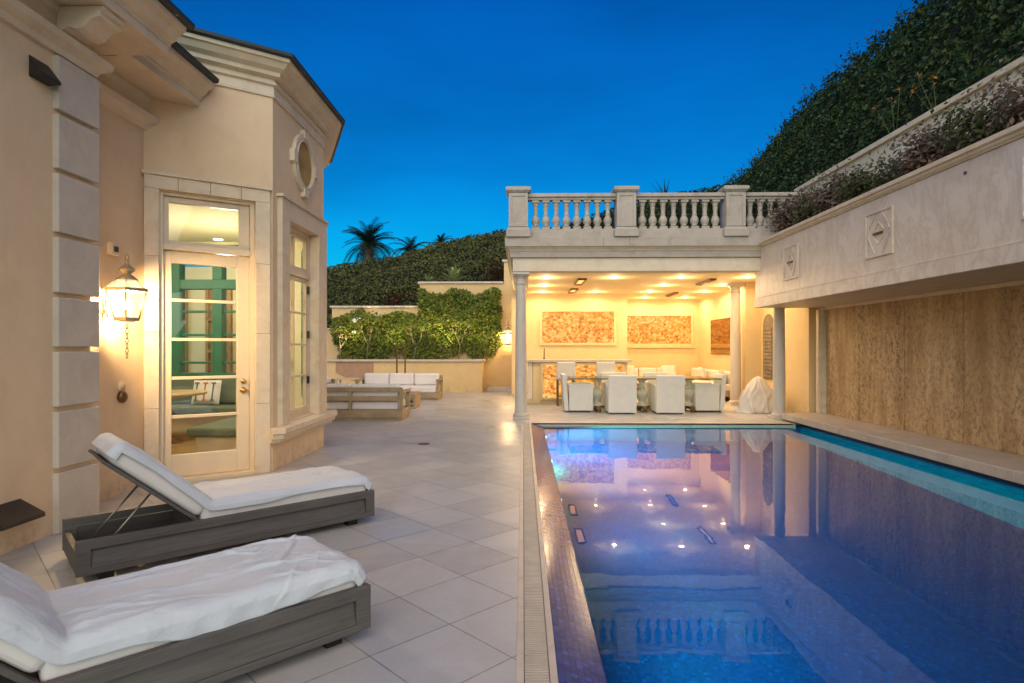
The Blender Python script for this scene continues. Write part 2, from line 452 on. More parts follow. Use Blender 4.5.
m = MB(); m.box(.115,.148,-8,11.2,-.3,.006); m.box(-.03,.004,-8,11.2,-.3,.005)
m.build('channel_kerb', M['coping'], pool, po, .003)
m = MB(); m.box(.12,5.05,11.2,11.3,-.3,.001); m.box(.12,5.0,PY1-.02,11.2,-.03,.004); m.build('end_coping', M['coping'], pool, po, .004)
m = MB()
y = -3
while y < 11.7:
    y2 = min(y+.92, 11.72); m.box(5.0,5.9,y+.002,y2-.002,.03,.15); y = y2
m.build('raised_coping', M['coping'], pool, po, .008)
m = MB(); m.box(PX1-.006,PX1-.0005,PY0,PY1-.001,-.17,.028); m.build('waterline_band', M['band_x'], pool, po)
for y,e,tilt in ((10.3,330,-44),(8.2,110,-76),(6.2,110,-76),(4.2,85,-80),(2.0,45,-84)):
    Mx = Matrix.Translation((PX0,y,-.50)) @ Matrix.Rotation(R(90),4,'Y')
    m = MB(); m.lathe((0,0,0), [(.11,0),(.11,.012),(.09,.02)], 24, Mx); rr_ = m.build('pool_light', M['coping'], pool, po)
    m = MB(); m.lathe((0,0,.0205), [(.085,0),(.06,.008)], 24, Mx); m.build('lens', M['poollamp'], rr_, po)
    l = lamp('pool_lamp','SPOT',(PX0+.06,y,-.50),e*POOL,(.02,.95,.74),pool,po,spot_size=R(165),spot_blend=1.0,shadow_soft_size=.06); l.rotation_euler=(0,R(tilt),0)
w = MB(); w.add([(PX0-.002,PY0,WZ),(PX1,PY0,WZ),(PX1,PY1,WZ),(PX0-.002,PY1,WZ)], [(0,1,2,3)])
struct(w.build('water', M['water']))
# drain grate along the pool
gr = MB()
y = 1.2
while y < 11.19:
    gr.box(.007,.112,y,y+.011,-.025,.0); y += .0205
gr.box(.03,.036,1.2,11.19,-.03,-.006); gr.box(.084,.09,1.2,11.19,-.03,-.006)
tag(gr.build('drain_grate', plain('pale_grate_plastic', (.50,.44,.37), .5)), 'long pale slotted drain grate running along the left pool edge', 'drain grate')
m = MB(); m.lathe((0,0,0), [(.085,0),(.085,.006),(.07,.009)], 24); fd = m.build('floor_drain', M['bronze'])
fd.location = (-1.443,8.725,.001); tag(fd, 'small round bronze drain cover set in the terrace paving', 'drain cover')

# ================================================================== HOUSE
HO = (-3.86,6.0,0)
house = thing('house', 'cream stucco house with stone quoins, deep eaves and a lit faceted bay', 'house', HO)
def H(mb, name, mat, parent=None, **kw): return mb.build(name, M[mat], parent or house, HO, **kw)
A = Vector((-3.857,6.03)); B = Vector((-2.84,6.76)); C = Vector((-2.84,8.5)); D = Vector((-3.6,10.3))
FX = -3.53; RX = -3.86; QY = 4.835

class Fr:
    def __init__(s, a, b):
        s.a = Vector((a[0],a[1])); d = Vector((b[0]-a[0], b[1]-a[1])); s.L = d.length; s.d = d/s.L; s.n = Vector((s.d.y,-s.d.x))
        s.M = Matrix(((s.d.x,s.n.x,0,s.a.x),(s.d.y,s.n.y,0,s.a.y),(0,0,1,0),(0,0,0,1)))  # local (s, out, z)
    def box(s, mb, s0,s1,d0,d1,z0,z1,mi=0):
        # local frame is left-handed (s,n,z): n to the right -> flip order for correct normals
        vs = [(s0,d0,z0),(s1,d0,z0),(s1,d1,z0),(s0,d1,z0),(s0,d0,z1),(s1,d0,z1),(s1,d1,z1),(s0,d1,z1)]
        fs = [(0,1,2,3),(7,6,5,4),(4,5,1,0),(5,6,2,1),(6,7,3,2),(7,4,0,3)]
        mb.add(vs, fs, mi, False, s.M)
FD = Fr(A,B); FW = Fr(B,C); FR = Fr(C,D)

# walls
w = MB(); w.box(-9,FX,-3,QY,0,4.02); w.box(-4.3,RX,QY,6.06,0,4.02)
TH = .18
def opening(F, s0, s1, o0, o1, z0, z1, ztop, zlo=0):
    if o0 > s0: F.box(w, s0,o0,-TH,0,zlo,ztop)
    if o1 < s1: F.box(w, o1,s1,-TH,0,zlo,ztop)
    if z0 > zlo: F.box(w, o0,o1,-TH,0,zlo,z0)
    F.box(w, o0,o1,-TH,0,z1,ztop)
opening(FD, 0, FD.L, .10, 1.10, 0.0, 3.02, 4.24)
opening(FW, 0, FW.L, .33, 1.42, .52, 2.95, 4.24)
FR.box(w, 0,FR.L,-TH,0,0,4.24)
w.prism([(-9,6.12),(-4.3,6.12),(A.x-.12,A.y+.12),(B.x-.13,B.y+.07),(C.x-.13,C.y),(D.x-.13,D.y-.05),(-9,10.25)], 3.9, 4.2)
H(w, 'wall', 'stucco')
# inner shell of the room
iw = MB()
iw.box(-8.2,-4.3,6.0,6.12,0,3.2); iw.box(-8.2,-8.05,6.12,10.1,0,3.2)
IY = 10.1
iw.box(-8.2,-5.98,IY,IY+.18,0,3.2); iw.box(-3.95,-3.6,IY,IY+.18,0,3.2); iw.box(-5.98,-3.95,IY,IY+.18,0,.88); iw.box(-5.98,-3.95,IY,IY+.18,3.14,3.2)
H(iw, 'inner_wall', 'int_wall')
iw = MB(); iw.prism([(-8.2,6.0),(-4.1,6.0),(A.x-.1,A.y+.1),(B.x-.12,B.y+.07),(C.x-.12,C.y),(-3.72,10.25),(-8.2,10.25)], 3.2, 3.28); H(iw, 'inner_ceiling', 'int_wall')
iw = MB(); iw.prism([(-8.2,6.0),(-4.1,6.0),(A.x-.06,A.y+.06),(B.x-.1,B.y+.07),(C.x-.1,C.y),(-3.7,10.25),(-8.2,10.25)], .004, .03); H(iw, 'inner_floor', 'wood')
m = MB(); m.lathe((-5.0,7.55,3.2), [(.20,0),(.20,-.03),(.15,-.09),(.05,-.13)], 28); H(m, 'ceiling_fixture', 'verdigris')
m = MB(); m.lathe((-5.05,9.85,3.199), [(.07,0),(.07,-.004)], 20); H(m, 'downlight', 'downlight')
lamp('room_lamp','POINT',(-4.3,8.6,2.3),34,(1,.86,.64),house,HO,shadow_soft_size=.06)
lamp('room_lamp','POINT',(-6.4,8.2,2.7),26,(1,.86,.64),house,HO,shadow_soft_size=.06)

# quoins: one block each
qz = [0,.475,.938,1.39,1.80,2.255,2.735,3.18,3.62]
for i in range(8):
    m = MB(); z0 = qz[i]+(.018 if i else 0); z1 = qz[i+1]-.018
    m.box(FX-.02,FX+.045,4.44,QY+.045,z0,z1); m.box(FX-.42,FX+.0,QY-.02,QY+.043,z0+.001,z1-.001)
    H(m, 'quoin', 'quoin', bevel=.008)
# architrave, frieze, corbel, soffit and eaves
path1 = [(FX,-3),(FX,QY),(RX-.02,QY)]
path1e = [(FX,-3),(FX,QY+.36)]
path2 = [(RX,QY+.13),(RX,6.3)]
path2e = [(RX,QY+.361),(RX,6.3)]
led = [(-.02,3.62),(.03,3.62),(.05,3.66),(.11,3.70),(.12,3.75),(-.02,3.75)]
m = MB(); m.sweep(path1[::-1][::-1], led); m.sweep(path2, led); H(m, 'architrave', 'trim')
fr = [(-.02,3.752),(.04,3.752),(.04,3.90),(.07,3.93),(.07,3.96),(-.02,3.96)]
m = MB(); m.sweep(path1, fr); m.sweep(path2, fr); H(m, 'frieze', 'trim')
cor = [(-.02,3.962),(.43,3.962),(.43,4.03),(.45,4.035),(.455,4.06),(.50,4.085),(.53,4.13),(.58,4.16),(.59,4.20),(-.02,4.20)]
m = MB(); m.sweep(path1e, cor); m.sweep(path2e, cor); m.box(RX+.0,FX+.0,QY,QY+.36,3.97,4.1); H(m, 'eaves_cornice', 'trim')
rf = [(-.02,4.203),(.62,4.203),(.64,4.215),(.64,4.25),(.60,4.27),(-.02,4.42)]
m = MB(); m.sweep([(FX,-3),(FX,QY+.40)], rf); m.sweep([(RX,QY+.401),(RX,6.3)], rf); m.box(-9,-3.7,-3,6.2,4.1,4.40); H(m, 'eaves_roof', 'roof')
def corbel(y):
    prof = [(0,3.96),(.36,3.96),(.36,3.925),(.33,3.92),(.33,3.885),(.27,3.87),(.20,3.80),(.14,3.79),(.08,3.81),(.03,3.77),(0,3.76)]
    m = MB(); n = len(prof)
    vs = [(FX+.042+a,y,z-.002) for a,z in prof]+[(FX+.042+a,y+.24,z-.002) for a,z in prof]
    m.add(vs, [tuple(range(n)), tuple(range(2*n-1,n-1,-1))]+[(i,n+i,n+(i+1)%n,(i+1)%n) for i in range(n)])
    H(m, 'corbel', 'trim', bevel=.006)
corbel(4.42); corbel(3.2); corbel(1.98)
# bay cornice and roof
bp = [(-4.6,A.y-.53), tuple(A), tuple(B), tuple(C), tuple(D), (-5.2,10.6)]
bp = [tuple(A - FD.d*.5), tuple(B), tuple(C), tuple(D)]
bc = [(-.03,4.24),(.02,4.24),(.025,4.27),(.015,4.275),(.015,4.36),(.05,4.37),(.055,4.39),(.03,4.395),(.03,4.43),(.10,4.45),(.11,4.49),(.17,4.52),(.21,4.57),(.24,4.58),(.24,4.62),(-.03,4.62)]
m = MB(); m.sweep(bp, bc); H(m, 'bay_cornice', 'trim')
br = [(-.1,4.622),(.27,4.622),(.29,4.63),(.29,4.665),(-.1,4.78)]
m = MB(); m.sweep(bp, br); m.prism([tuple(A-FD.d*.5),tuple(B),tuple(C),tuple(D),(-6.5,10),(-6.5,6.2)], 4.6, 4.76); H(m, 'bay_roof', 'roof')

# door surround (stone), door, transom
S0, S1 = .132, 1.06
m = MB()
zj = [0,.78,1.56,2.34,3.03]
for i in range(4):
    FD.box(m, 0.0,S0,-.16,.05,zj[i]+.0015,zj[i+1]-.0015); FD.box(m, S1,1.215,-.16,.05,zj[i]+.0015,zj[i+1]-.0015)
for i in range(4):
    FD.box(m, i*.30375+.0015,(i+1)*.30375-.0015,-.16,.05,3.03,3.165)
FD.box(m, -.02,1.235,-.02,.075,3.167,3.20)
H(m, 'door_surround', 'limestone', bevel=.004)
m = MB()   # timber frame
FD.box(m, S0,S0+.045,-.16,-.02,0,3.03); FD.box(m, S1-.045,S1,-.16,-.02,0,3.03); FD.box(m, S0+.045,S1-.045,-.16,-.02,2.99,3.03)
FD.box(m, S0+.045,S1-.045,-.16,-.005,2.425,2.485); FD.box(m, S0,S1,-.16,.06,.0,.035)
H(m, 'door_frame', 'white_paint', bevel=.003)
tr = MB(); a0,a1 = S0+.047,S1-.047
FD.box(tr,a0,a0+.05,-.13,-.06,2.487,2.988); FD.box(tr,a1-.10,a1,-.13,-.06,2.487,2.988); FD.box(tr,a0+.05,a1-.10,-.13,-.06,2.487,2.53); FD.box(tr,a0+.05,a1-.10,-.13,-.06,2.93,2.988)
tw = H(tr,'transom_window','white_paint', bevel=.004)
m = MB(); FD.box(m,a0+.05,a1-.10,-.10,-.094,2.53,2.93); H(m,'pane','glass',tw)
dm = MB()
FD.box(dm,a0,a0+.075,-.13,-.07,.038,2.42); FD.box(dm,a1-.125,a1,-.13,-.07,.038,2.42)
FD.box(dm,a0+.075,a1-.125,-.13,-.07,2.295,2.42); FD.box(dm,a0+.075,a1-.125,-.13,-.07,.038,.27)
for z in (1.89,1.475,1.065,.655): FD.box(dm,a0+.075,a1-.125,-.122,-.078,z,z+.032)
door = H(dm,'door','white_paint', bevel=.004)
m = MB(); FD.box(m,a0+.075,a1-.125,-.103,-.097,.27,2.295); H(m,'pane','glass',door)
def knob(s, z, r, name):
    m = MB(); p = FD.M @ Vector((s,-.07,z)); q = FD.M @ Vector((s,0,z)); d = (q-p).normalized()
    m.tube([p, p+d*.01], r*1.25, 14); m.tube([p+d*.01,p+d*.04], r*.45, 10); m.tube([p+d*.035,p+d*.045,p+d*.06,p+d*.07],[r*.6,r,r*.95,r*.5], 14)
    H(m, name, 'brass', door)
knob(a1-.06,.93,.028,'handle'); knob(a1-.06,1.03,.022,'deadbolt')
m = MB(); FD.box(m,a1-.05,a1-.01,-.07,-.045,.92,.935); H(m,'lever','brass',door)

# bay window
m = MB()
Y0,Y1 = 7.12,8.14   # opening (s = Y-6.76)
s0,s1 = Y0-6.76, Y1-6.76
FW.box(m,.13,s0,-.14,.06,.50,2.93); FW.box(m,s1,1.70,-.14,.06,.50,2.93)
FW.box(m,.13,1.70,-.14,.06,2.93,3.15); FW.box(m,.10,1.73,-.02,.085,3.152,3.185)
H(m,'window_surround','limestone',bevel=.004)
m = MB(); m.sweep([tuple(B-FD.d*.04), tuple(B), tuple(C), tuple(C+FR.d*.2)], [(-.05,.33),(.10,.33),(.12,.37),(.15,.38),(.16,.43),(.185,.44),(.185,.50),(-.05,.50)])
H(m,'window_sill','limestone',bevel=.004)
wf = MB(); d0,d1 = -.15,-.075
FW.box(wf,s0,s0+.05,d0,d1,.51,2.93); FW.box(wf,s1-.05,s1,d0,d1,.51,2.93); FW.box(wf,s0+.05,s1-.05,d0,d1,2.87,2.93); FW.box(wf,s0+.05,s1-.05,d0,d1,.51,.57)
FW.box(wf,s0+.05,s1-.05,d0,d1+.02,2.32,2.40)
win = H(wf,'window','white_paint',bevel=.004)
sm_ = (s0+s1)/2
def sash(z0,z1,rows):
    q = MB(); e0,e1 = -.135,-.085; a,b = s0+.052,s1-.052
    FW.box(q,a,a+.045,e0,e1,z0,z1); FW.box(q,b-.045,b,e0,e1,z0,z1); FW.box(q,a+.045,b-.045,e0,e1,z0,z0+.05); FW.box(q,a+.045,b-.045,e0,e1,z1-.045,z1)
    FW.box(q,sm_-.014,sm_+.014,e0+.005,e1-.004,z0+.05,z1-.045)
    for k in range(1,rows):
        zz = z0+.05+(z1-z0-.095)*k/rows
        FW.box(q,a+.045,sm_-.014,e0+.006,e1-.006,zz-.012,zz+.012); FW.box(q,sm_+.014,b-.045,e0+.006,e1-.006,zz-.012,zz+.012)
    sh = H(q,'sash','white_paint',win,bevel=.003)
    return sh
sash(.572,2.318,4); sash(2.402,2.868,1)
m = MB(); FW.box(m,s0+.06,s1-.06,-.113,-.107,.58,2.86); H(m,'pane','glass',win)
for z in (2.13,1.53,.92):
    m = MB(); FW.box(m,s1-.085,s1-.045,-.083,-.055,z,z+.10); H(m,'hinge','black',win,bevel=.003)
# round window
ow = MB(); N=40; cy_,cz_ = .92,3.76
def ring(mb, r0,r1,d0_,d1_):
    vs=[];fs=[]
    for k in range(N):
        a=2*pi*k/N
        for (r,d) in ((r0,d0_),(r1,d0_),(r1,d1_),(r0,d1_)):
            vs.append(tuple(FW.M @ Vector((cy_+r*cos(a), d, cz_+r*sin(a)))))
    for k in range(N):
        k2=(k+1)%N
        for j in range(4): fs.append((k*4+j,k*4+(j+1)%4,k2*4+(j+1)%4,k2*4+j))
    mb.add(vs,fs,0,True)
ring(ow,.30,.375,-.001,.045); ring(ow,.29,.302,.0,.055)
for ang in (0,90,180,270):
    a=R(ang); c=(cy_+.37*cos(a), cz_+.37*sin(a)); hx,hz = (.055,.075) if ang%180==0 else (.075,.055)
    FW.box(ow,c[0]-hx,c[0]+hx,0,.06,c[1]-hz,c[1]+hz)
rw = H(ow,'round_window','trim',bevel=.003)
m = MB(); vs=[tuple(FW.M @ Vector((cy_+.295*cos(2*pi*k/N),.012,cz_+.295*sin(2*pi*k/N)))) for k in range(N)]
m.add(vs,[tuple(range(N))]); m.build('pane', plain('amber_frosted_pane',(.40,.27,.11),.7,var=.3,sc=3,spec=.1), rw, HO)

# teal window on the far side of the bay room and what is behind it
m = MB(); X0,X1 = -5.98,-3.95
def bx(x0,x1,z0,z1,y0=IY-.04,y1=IY+.14): m.box(x0,x1,y0,y1,z0,z1)
bx(X0,X0+.16,.88,3.14); bx(X1-.12,X1,.88,3.14); bx(X0+.16,X1-.12,3.04,3.14); bx(X0+.16,X1-.12,.88,.98); bx(X0+.16,X1-.12,2.40,2.56)
for xm in (-5.18,): bx(xm-.08,xm+.08,.98,2.40); bx(xm-.08,xm+.08,2.56,3.04)
for xm in (-4.72,): bx(xm-.035,xm+.035,.98,2.40,IY,IY+.10)
for zm in (1.15,1.62,2.02):
    bx(X0+.16,-5.26,zm-.02,zm+.02,IY+.01,IY+.08); bx(-5.10,-4.755,zm-.02,zm+.02,IY+.01,IY+.08); bx(-4.685,X1-.12,zm-.02,zm+.02,IY+.01,IY+.08)
tl = H(m,'teal_window','teal',bevel=.006,label='teal painted inner window of the bay room')
m = MB(); m.box(X0+.1,X1-.1,IY+.045,IY+.051,.95,3.06); H(m,'pane','glass',tl)
q = MB(); d0,d1 = -TH-.05,-TH-.002
FR.box(q,.12,.22,d0,d1,.6,3.0); FR.box(q,1.62,1.72,d0,d1,.6,3.0); FR.box(q,.22,1.62,d0,d1,2.9,3.0); FR.box(q,.22,1.62,d0,d1,.6,.7); FR.box(q,.22,1.62,d0,d1,2.32,2.44)
FR.box(q,.88,.96,d0,d1,.7,2.32); FR.box(q,.88,.96,d0,d1,2.44,2.9)
for zm in (1.1,1.5,1.9): FR.box(q,.22,.88,d0+.01,d1-.01,zm-.015,zm+.015); FR.box(q,.96,1.62,d0+.01,d1-.01,zm-.015,zm+.015)
tf = H(q,'teal_window','teal',bevel=.005)
q = MB(); FR.box(q,.2,1.64,-TH-.012,-TH-.001,.68,2.92); H(q,'pane','dark_glass',tf)
m = MB(); m.box(-9,-4.75,13.2,13.35,0,3.2); H(m,'courtyard_wall','int_wall')
m = MB()
for xx in (-8.0,-7.0,-6.2,-5.5):
    m.box(xx,xx+.06,13.1,13.2,.6,2.8); m.box(xx+.5,xx+.56,13.1,13.2,.6,2.8)
    for zz in (.6,1.3,2.0,2.74): m.box(xx+.06,xx+.5,13.1,13.2,zz,zz+.06)
    m.box(xx+.06,xx+.5,13.16,13.197,.66,2.74)
H(m,'courtyard_window','wood')
lamp('courtyard_lamp','POINT',(-6.4,12.2,2.6),16,(1,.78,.45),house,HO,shadow_soft_size=.05)

# fixtures on the house wall
def wedge(name, x, y0, y1, zt, zb, out, thick, label, cat):
    m = MB()
    prof = [(x,zt),(x+out,zb),(x+out,zb-thick),(x,zb-thick*1.3)]
    vs = [(a,y0,b) for a,b in prof]+[(a,y1,b) for a,b in prof]
    m.add(vs,[(3,2,1,0),(4,5,6,7),(0,1,5,4),(1,2,6,5),(2,3,7,6),(3,0,4,7)])
    o = m.build(name, M['hood'], None, (x,(y0+y1)/2,zb), .004); o.location=(x,(y0+y1)/2,zb); tag(o,label,cat); return o
wedge('wall_light', FX, 4.22,4.40, 3.50,3.37,.10,.02, 'small black wedge shaped light high on the stucco wall beside the quoins', 'wall light')
wedge('vent_hood', FX, 3.80,4.15, .345,.25,.18,.03, 'dark bronze sloping hood low on the house wall near the ground', 'vent hood')
m = MB(); m.box(RX-.005,RX+.05,5.50,5.60,2.27,2.39); q = m.build('wall_speaker', M['trim'], None, (RX,5.55,2.27), .006); q.location=(RX,5.55,2.27)
tag(q,'small cream box with dark grille on the wall above the big lantern','wall box')
m = MB(); m.box(RX+.05,RX+.056,5.522,5.578,2.30,2.35); m.build('grille', M['black'], q, (RX,5.55,2.27))
m = MB(); m.tube([(RX,5.69,1.03),(RX+.015,5.69,1.03)], .05, 20); q = m.build('wall_plate', plain('pale_plate',(.72,.6,.42),.5), None, (RX,5.69,1.03)); q.location=(RX,5.69,1.03)
tag(q,'pale round cover plate on the stucco wall below the big lantern','wall plate')
m = MB(); m.tube([(RX,5.69,.93),(RX+.03,5.69,.93),(RX+.05,5.69,.93)], [.055,.055,.03], 20)
q = m.build('hose_bib', M['bronze'], None, (RX,5.69,.93)); q.location=(RX,5.69,.93); tag(q,'dark oval bronze knob on the wall just under the pale round plate','wall knob')

# lanterns
def lantern(loc, s, label, chain, energy, wall):
    L = thing('wall_lantern', label, 'wall lantern', loc)
    def ngon(r, z, n=6, ph=0): return [(r*cos(2*pi*k/n+ph), r*sin(2*pi*k/n+ph), z) for k in range(n)]
    m = MB(); b,tp = ngon(.105*s,0), ngon(.18*s,.265*s)
    for k in range(6):
        m.tube([b[k],tp[k]], .007*s, 6)
    for z,r in ((0,.105),(.265,.18)):
        m.lathe((0,0,0), [(r*s*.90,z*s-.012*s),(r*s*1.06,z*s-.012*s),(r*s*1.08,z*s+.018*s),(r*s*.90,z*s+.018*s)], 6, None, 0, False)
    m.lathe((0,0,0), [(.06*s,-.02*s),(.105*s,-.002)], 6, None,0,False)
    for k in range(6):
        m.tube([tp[k], (tp[k][0]*.42,tp[k][1]*.42,.375*s)], .005*s, 5)
    m.build('cage', M['verdigris'], L)
    m = MB()
    for k in range(6):
        k2=(k+1)%6; q=.97
        m.add([tuple(Vector(p)*q+Vector((0,0,.003))) for p in (b[k],b[k2],tp[k2],tp[k])],[(0,1,2,3)])
    m.build('glass', M['lantern_glass'], L)
    m = MB()
    m.lathe((0,0,.285*s), [(.175*s,0),(.13*s,.045*s),(.07*s,.088*s)], 6, None, 0, False, False)
    m.build('upper_glass', M['lantern_glass'], L)
    m = MB()
    m.lathe((0,0,.37*s), [(.085*s,-.01*s),(.09*s,.0),(.05*s,.03*s),(.028*s,.045*s),(.045*s,.06*s),(.068*s,.08*s),(.062*s,.095*s),(.025*s,.125*s),(.015*s,.15*s),(.02*s,.16*s),(.008*s,.175*s)], 16)
    pr=[(0,.026*s*cos(a),.568*s+.026*s*sin(a)) for a in [2*pi*k/14 for k in range(15)]]
    m.tube(pr,.006*s,6)
    m.build('finial', M['verdigris'], L)
    m = MB()
    wx,wy = wall
    m.tube([(wx,wy,.10*s),(wx*.8,wy*.8,.02*s),(wx*.86,wy*.86,.16*s),(wx*.9,wy*.9,.30*s),(wx*.6,wy*.6,.275*s)], .011*s, 8)
    m.tube([(wx,wy,.10*s),(wx*.97,wy*.97,.10*s)], .05*s, 16)
    m.build('bracket', M['verdigris'], L)
    for k in range(3):
        a=2*pi*k/3+.4; m=MB(); m.lathe((.03*s*cos(a),.03*s*sin(a),.0), [(.010*s,.0),(.010*s,.09*s)], 8); c=m.build('candle', M['white_paint'], L)
        m=MB(); m.lathe((.03*s*cos(a),.03*s*sin(a),.09*s), [(.008*s,0),(.016*s,.025*s),(.010*s,.055*s),(.001,.085*s)], 10); m.build('bulb', M['bulb'], c)
    if chain:
        m=MB()
        for k in range(7):
            z=-.06-.045*k; r=.012
            pr=[( (r*cos(a) if k%2 else 0), (0 if k%2 else r*cos(a)), z+.026*sin(a)) for a in [2*pi*j/10 for j in range(11)]]
            m.tube(pr,.0035,5)
        m.build('chain', M['bronze'], L)
    lamp('lantern_lamp','POINT',(0,0,.17*s),energy,(1,.70,.36),L,shadow_soft_size=.05)
    return L
lantern((-3.62,5.42,1.66), 1.0, 'large lit hexagonal lantern with chain on the house wall beside the door', True, 105, (-.24,.02))
lantern((-.48,19.6,1.52), 1.3, 'small distant lit lantern on the yellow garden wall beside the pavilion', False, 45, (0,.28))

# ---------------------------------------------------------------- things in the bay room
bq = thing('window_seat', 'sage green built-in bench under the teal window in the bay room', 'bench', (-4.6,9.7,.03))
bo=(-4.6,9.7,.03)
m=MB(); m.box(-8.0,-3.75,9.55,10.06,.03,.34); m.prism([(-4.05,7.35),(-3.04,7.35),(-3.04,8.5),(-3.45,9.54),(-4.05,9.54)],.03,.30); m.build('base',M['white_paint'],bq,bo,.01)
m=MB(); m.box(-8.0,-4.15,9.45,10.0,.345,.46); m.build('seat',M['sage'],bq,bo,.03,3)
m=MB(); m.prism([(-4.14,7.28),(-3.06,7.28),(-3.06,8.48),(-3.45,9.44),(-4.14,9.44)],.305,.42); m.build('seat',M['sage'],bq,bo,.035,3)
for x in (-6.65,-5.98,-5.15):
    m=MB(); m.box(x,x+.62,9.86,10.04,.465,.93,Matrix.Translation((0,0,0))); m.build('back_cushion',M['sage'],bq,bo,.06,4)
m=MB(); m.box(-3.5,-3.18,7.4,7.9,.425,.80); m.build('back_cushion',M['sage'],bq,bo,.08,4)
cu = thing('patterned_cushion','white cushion with blue and orange T motifs on the window seat','cushion',(-5.2,9.72,.48))
def pillow(name, w,h,d,mat,parent,M0):
    m=MB(); n=10; vs=[];fs=[]
    for side in (1,-1):
        o=len(vs)
        for i in range(n+1):
            for j in range(n+1):
                u=i/n*2-1; v=j/n*2-1
                k=(1-u**4)*(1-v**4)
                pin=1-.06*(u*u*v*v) ; 
                vs.append((u*w/2*(1-.07*(1-abs(v))*0), side*d/2*k**.5, h/2+v*h/2))
        for i in range(n):
            for j in range(n):
                a=o+i*(n+1)+j; q=(a,a+n+1,a+n+2,a+1); fs.append(q if side<0 else q[::-1])
    m.add(vs,fs,0,True,M0); return m.build(name,mat,parent)
PM = Matrix.Rotation(R(-14),4,'X')
pillow('cover',.46,.40,.13,M['cushion'],cu,PM)
tmat=[plain('slate_blue_print',(.08,.14,.20),.8),plain('orange_print',(.55,.12,.03),.8),plain('blue_print',(.07,.13,.22),.8)]
for k,x in enumerate((-.135,0.0,.135)):
    m=MB(); yy=-.064
    m.box(x-.011,x+.011,yy-.004,yy,.07,.33,PM); m.box(x-.04,x+.04,yy-.004,yy,.332,.352,PM); m.box(x-.03,x+.03,yy-.004,yy,.05,.068,PM)
    m.build('motif',tmat[k],cu)
rt = thing('round_table','round wooden table in front of the bay room window seat','table',(-5.28,8.75,.03))
m=MB(); m.lathe((0,0,0),[(.55,.68),(.56,.69),(.56,.71),(.55,.72)],40); m.build('table_top',plain('honey_wood',(.55,.36,.14),.35),rt)
m=MB(); m.lathe((0,0,0),[(.24,0),(.24,.03),(.06,.08),(.045,.3),(.07,.5),(.05,.6),(.12,.68)],20); m.build('pedestal',M['wood'],rt)
iscon = thing('interior_sconce','glass sconce with two metal bands on the inner wall of the bay room','sconce',(-6.35,10.0,1.95))
m=MB(); m.lathe((0,0,0),[(.07,.1),(.07,.55)],16); m.build('glass_tube',M['lantern_glass'],iscon)
for z in (0,.52):
    m=MB(); m.lathe((0,0,z),[(.085,0),(.10,.02),(.085,.05),(.10,.08),(.10,.11),(.07,.13)],16); m.build('band',M['verdigris'],iscon)

# ================================================================== LOUNGERS
LL, LW = 1.95, .68
def make_lounger(loc, rot, ang, label, HX):
    t = thing('sun_lounger', label, 'sun lounger', (loc[0],loc[1],0), rot, 'charcoal framed sun loungers by the house')
    m = MB(); zb,zt = .055,.262
    def side(y0, y1, out):
        m.box(0,LL,y0,y1,zt-.055,zt); m.box(0,LL,y0,y1,zb,zb+.035); m.box(0,.075,y0,y1,zb+.035,zt-.055); m.box(LL-.075,LL,y0,y1,zb+.035,zt-.055)
        a = y0 if out<0 else y1
        vs=[(.076,a-out*.034,zt-.056),(LL-.076,a-out*.034,zt-.056),(LL-.076,a-out*.004,zb+.036),(.076,a-out*.004,zb+.036)]
        vs+=[(x,y-out*.006,z) for x,y,z in vs]
        f=[(0,1,2,3),(7,6,5,4),(0,4,5,1),(1,5,6,2),(2,6,7,3),(3,7,4,0)]
        m.add(vs,f)
    side(0,.038,-1); side(LW-.038,LW,1)
    m.box(LL-.036,LL-.002,.038,LW-.038,zb+.002,zt-.002); m.box(.002,.036,.038,LW-.038,zb+.002,zt-.075)
    m.box(.036,LL-.036,.0385,.06,zb+.02,zb+.05); m.box(.036,LL-.036,LW-.06,LW-.0385,zb+.02,zb+.05)
    m.box(HX-.04,HX+.0,.0385,LW-.0385,zb+.03,zt-.03)
    m.build('frame', M['charcoal'], t, (0,0,0), .003)
    m = MB()
    for k in range(12):
        x=.08+k*.155; m.box(x,x+.12,.0605,LW-.0605,zb+.022,zb+.038)
    m.build('base_slats', M['charcoal'], t)
    for (x,y) in ((.12,.06),(.12,LW-.14),(LL-.2,.06),(LL-.2,LW-.14)):
        m = MB(); m.box(x,x+.08,y,y+.08,0,zb+.02); m.build('foot', M['black'], t)
    # backrest board
    Mb = Matrix.Translation((HX,0,zt-.015)) @ Matrix.Rotation(R(ang),4,'Y')
    bl = .72
    m = MB(); m.box(-bl,0,.045,.10,-.022,0,Mb); m.box(-bl,0,LW-.10,LW-.045,-.022,0,Mb)
    for k in range(6):
        x=-bl+.004+k*.118; m.box(x,x+.095,.1005,LW-.1005,-.020,-.004,Mb)
    m.build('backrest', M['charcoal'], t, (0,0,0), .003)
    for y in (.16,LW-.16):
        m = MB(); p = Mb @ Vector((-bl*.48,y,-.022)); q = Vector((HX-.60*cos(R(ang))-.02 if ang>30 else .2,y,zb+.06)); q = Vector((p.x-.30,y,zb+.055)) if ang > 30 else Vector((p.x-.1,y,zb+.055))
        m.tube([p,q],.007,8); m.tube([(q.x,y,q.z),(q.x+.13,y,zb+.045)],.007,8); m.build('strut', M['steel'], t)
    m = MB(); m.box(-bl+.01,-.02,.05,LW-.05,.002,.125,Mb); m.build('back_mattress', M['cushion'], t, (0,0,0), .045, 4)
    m = MB(); m.box(HX+.0,LL-.03,.05,LW-.05,zt-.05,zt+.095); m.build('seat_mattress', M['cushion'], t, (0,0,0), .04, 4)
    return t, Mb, bl, zt
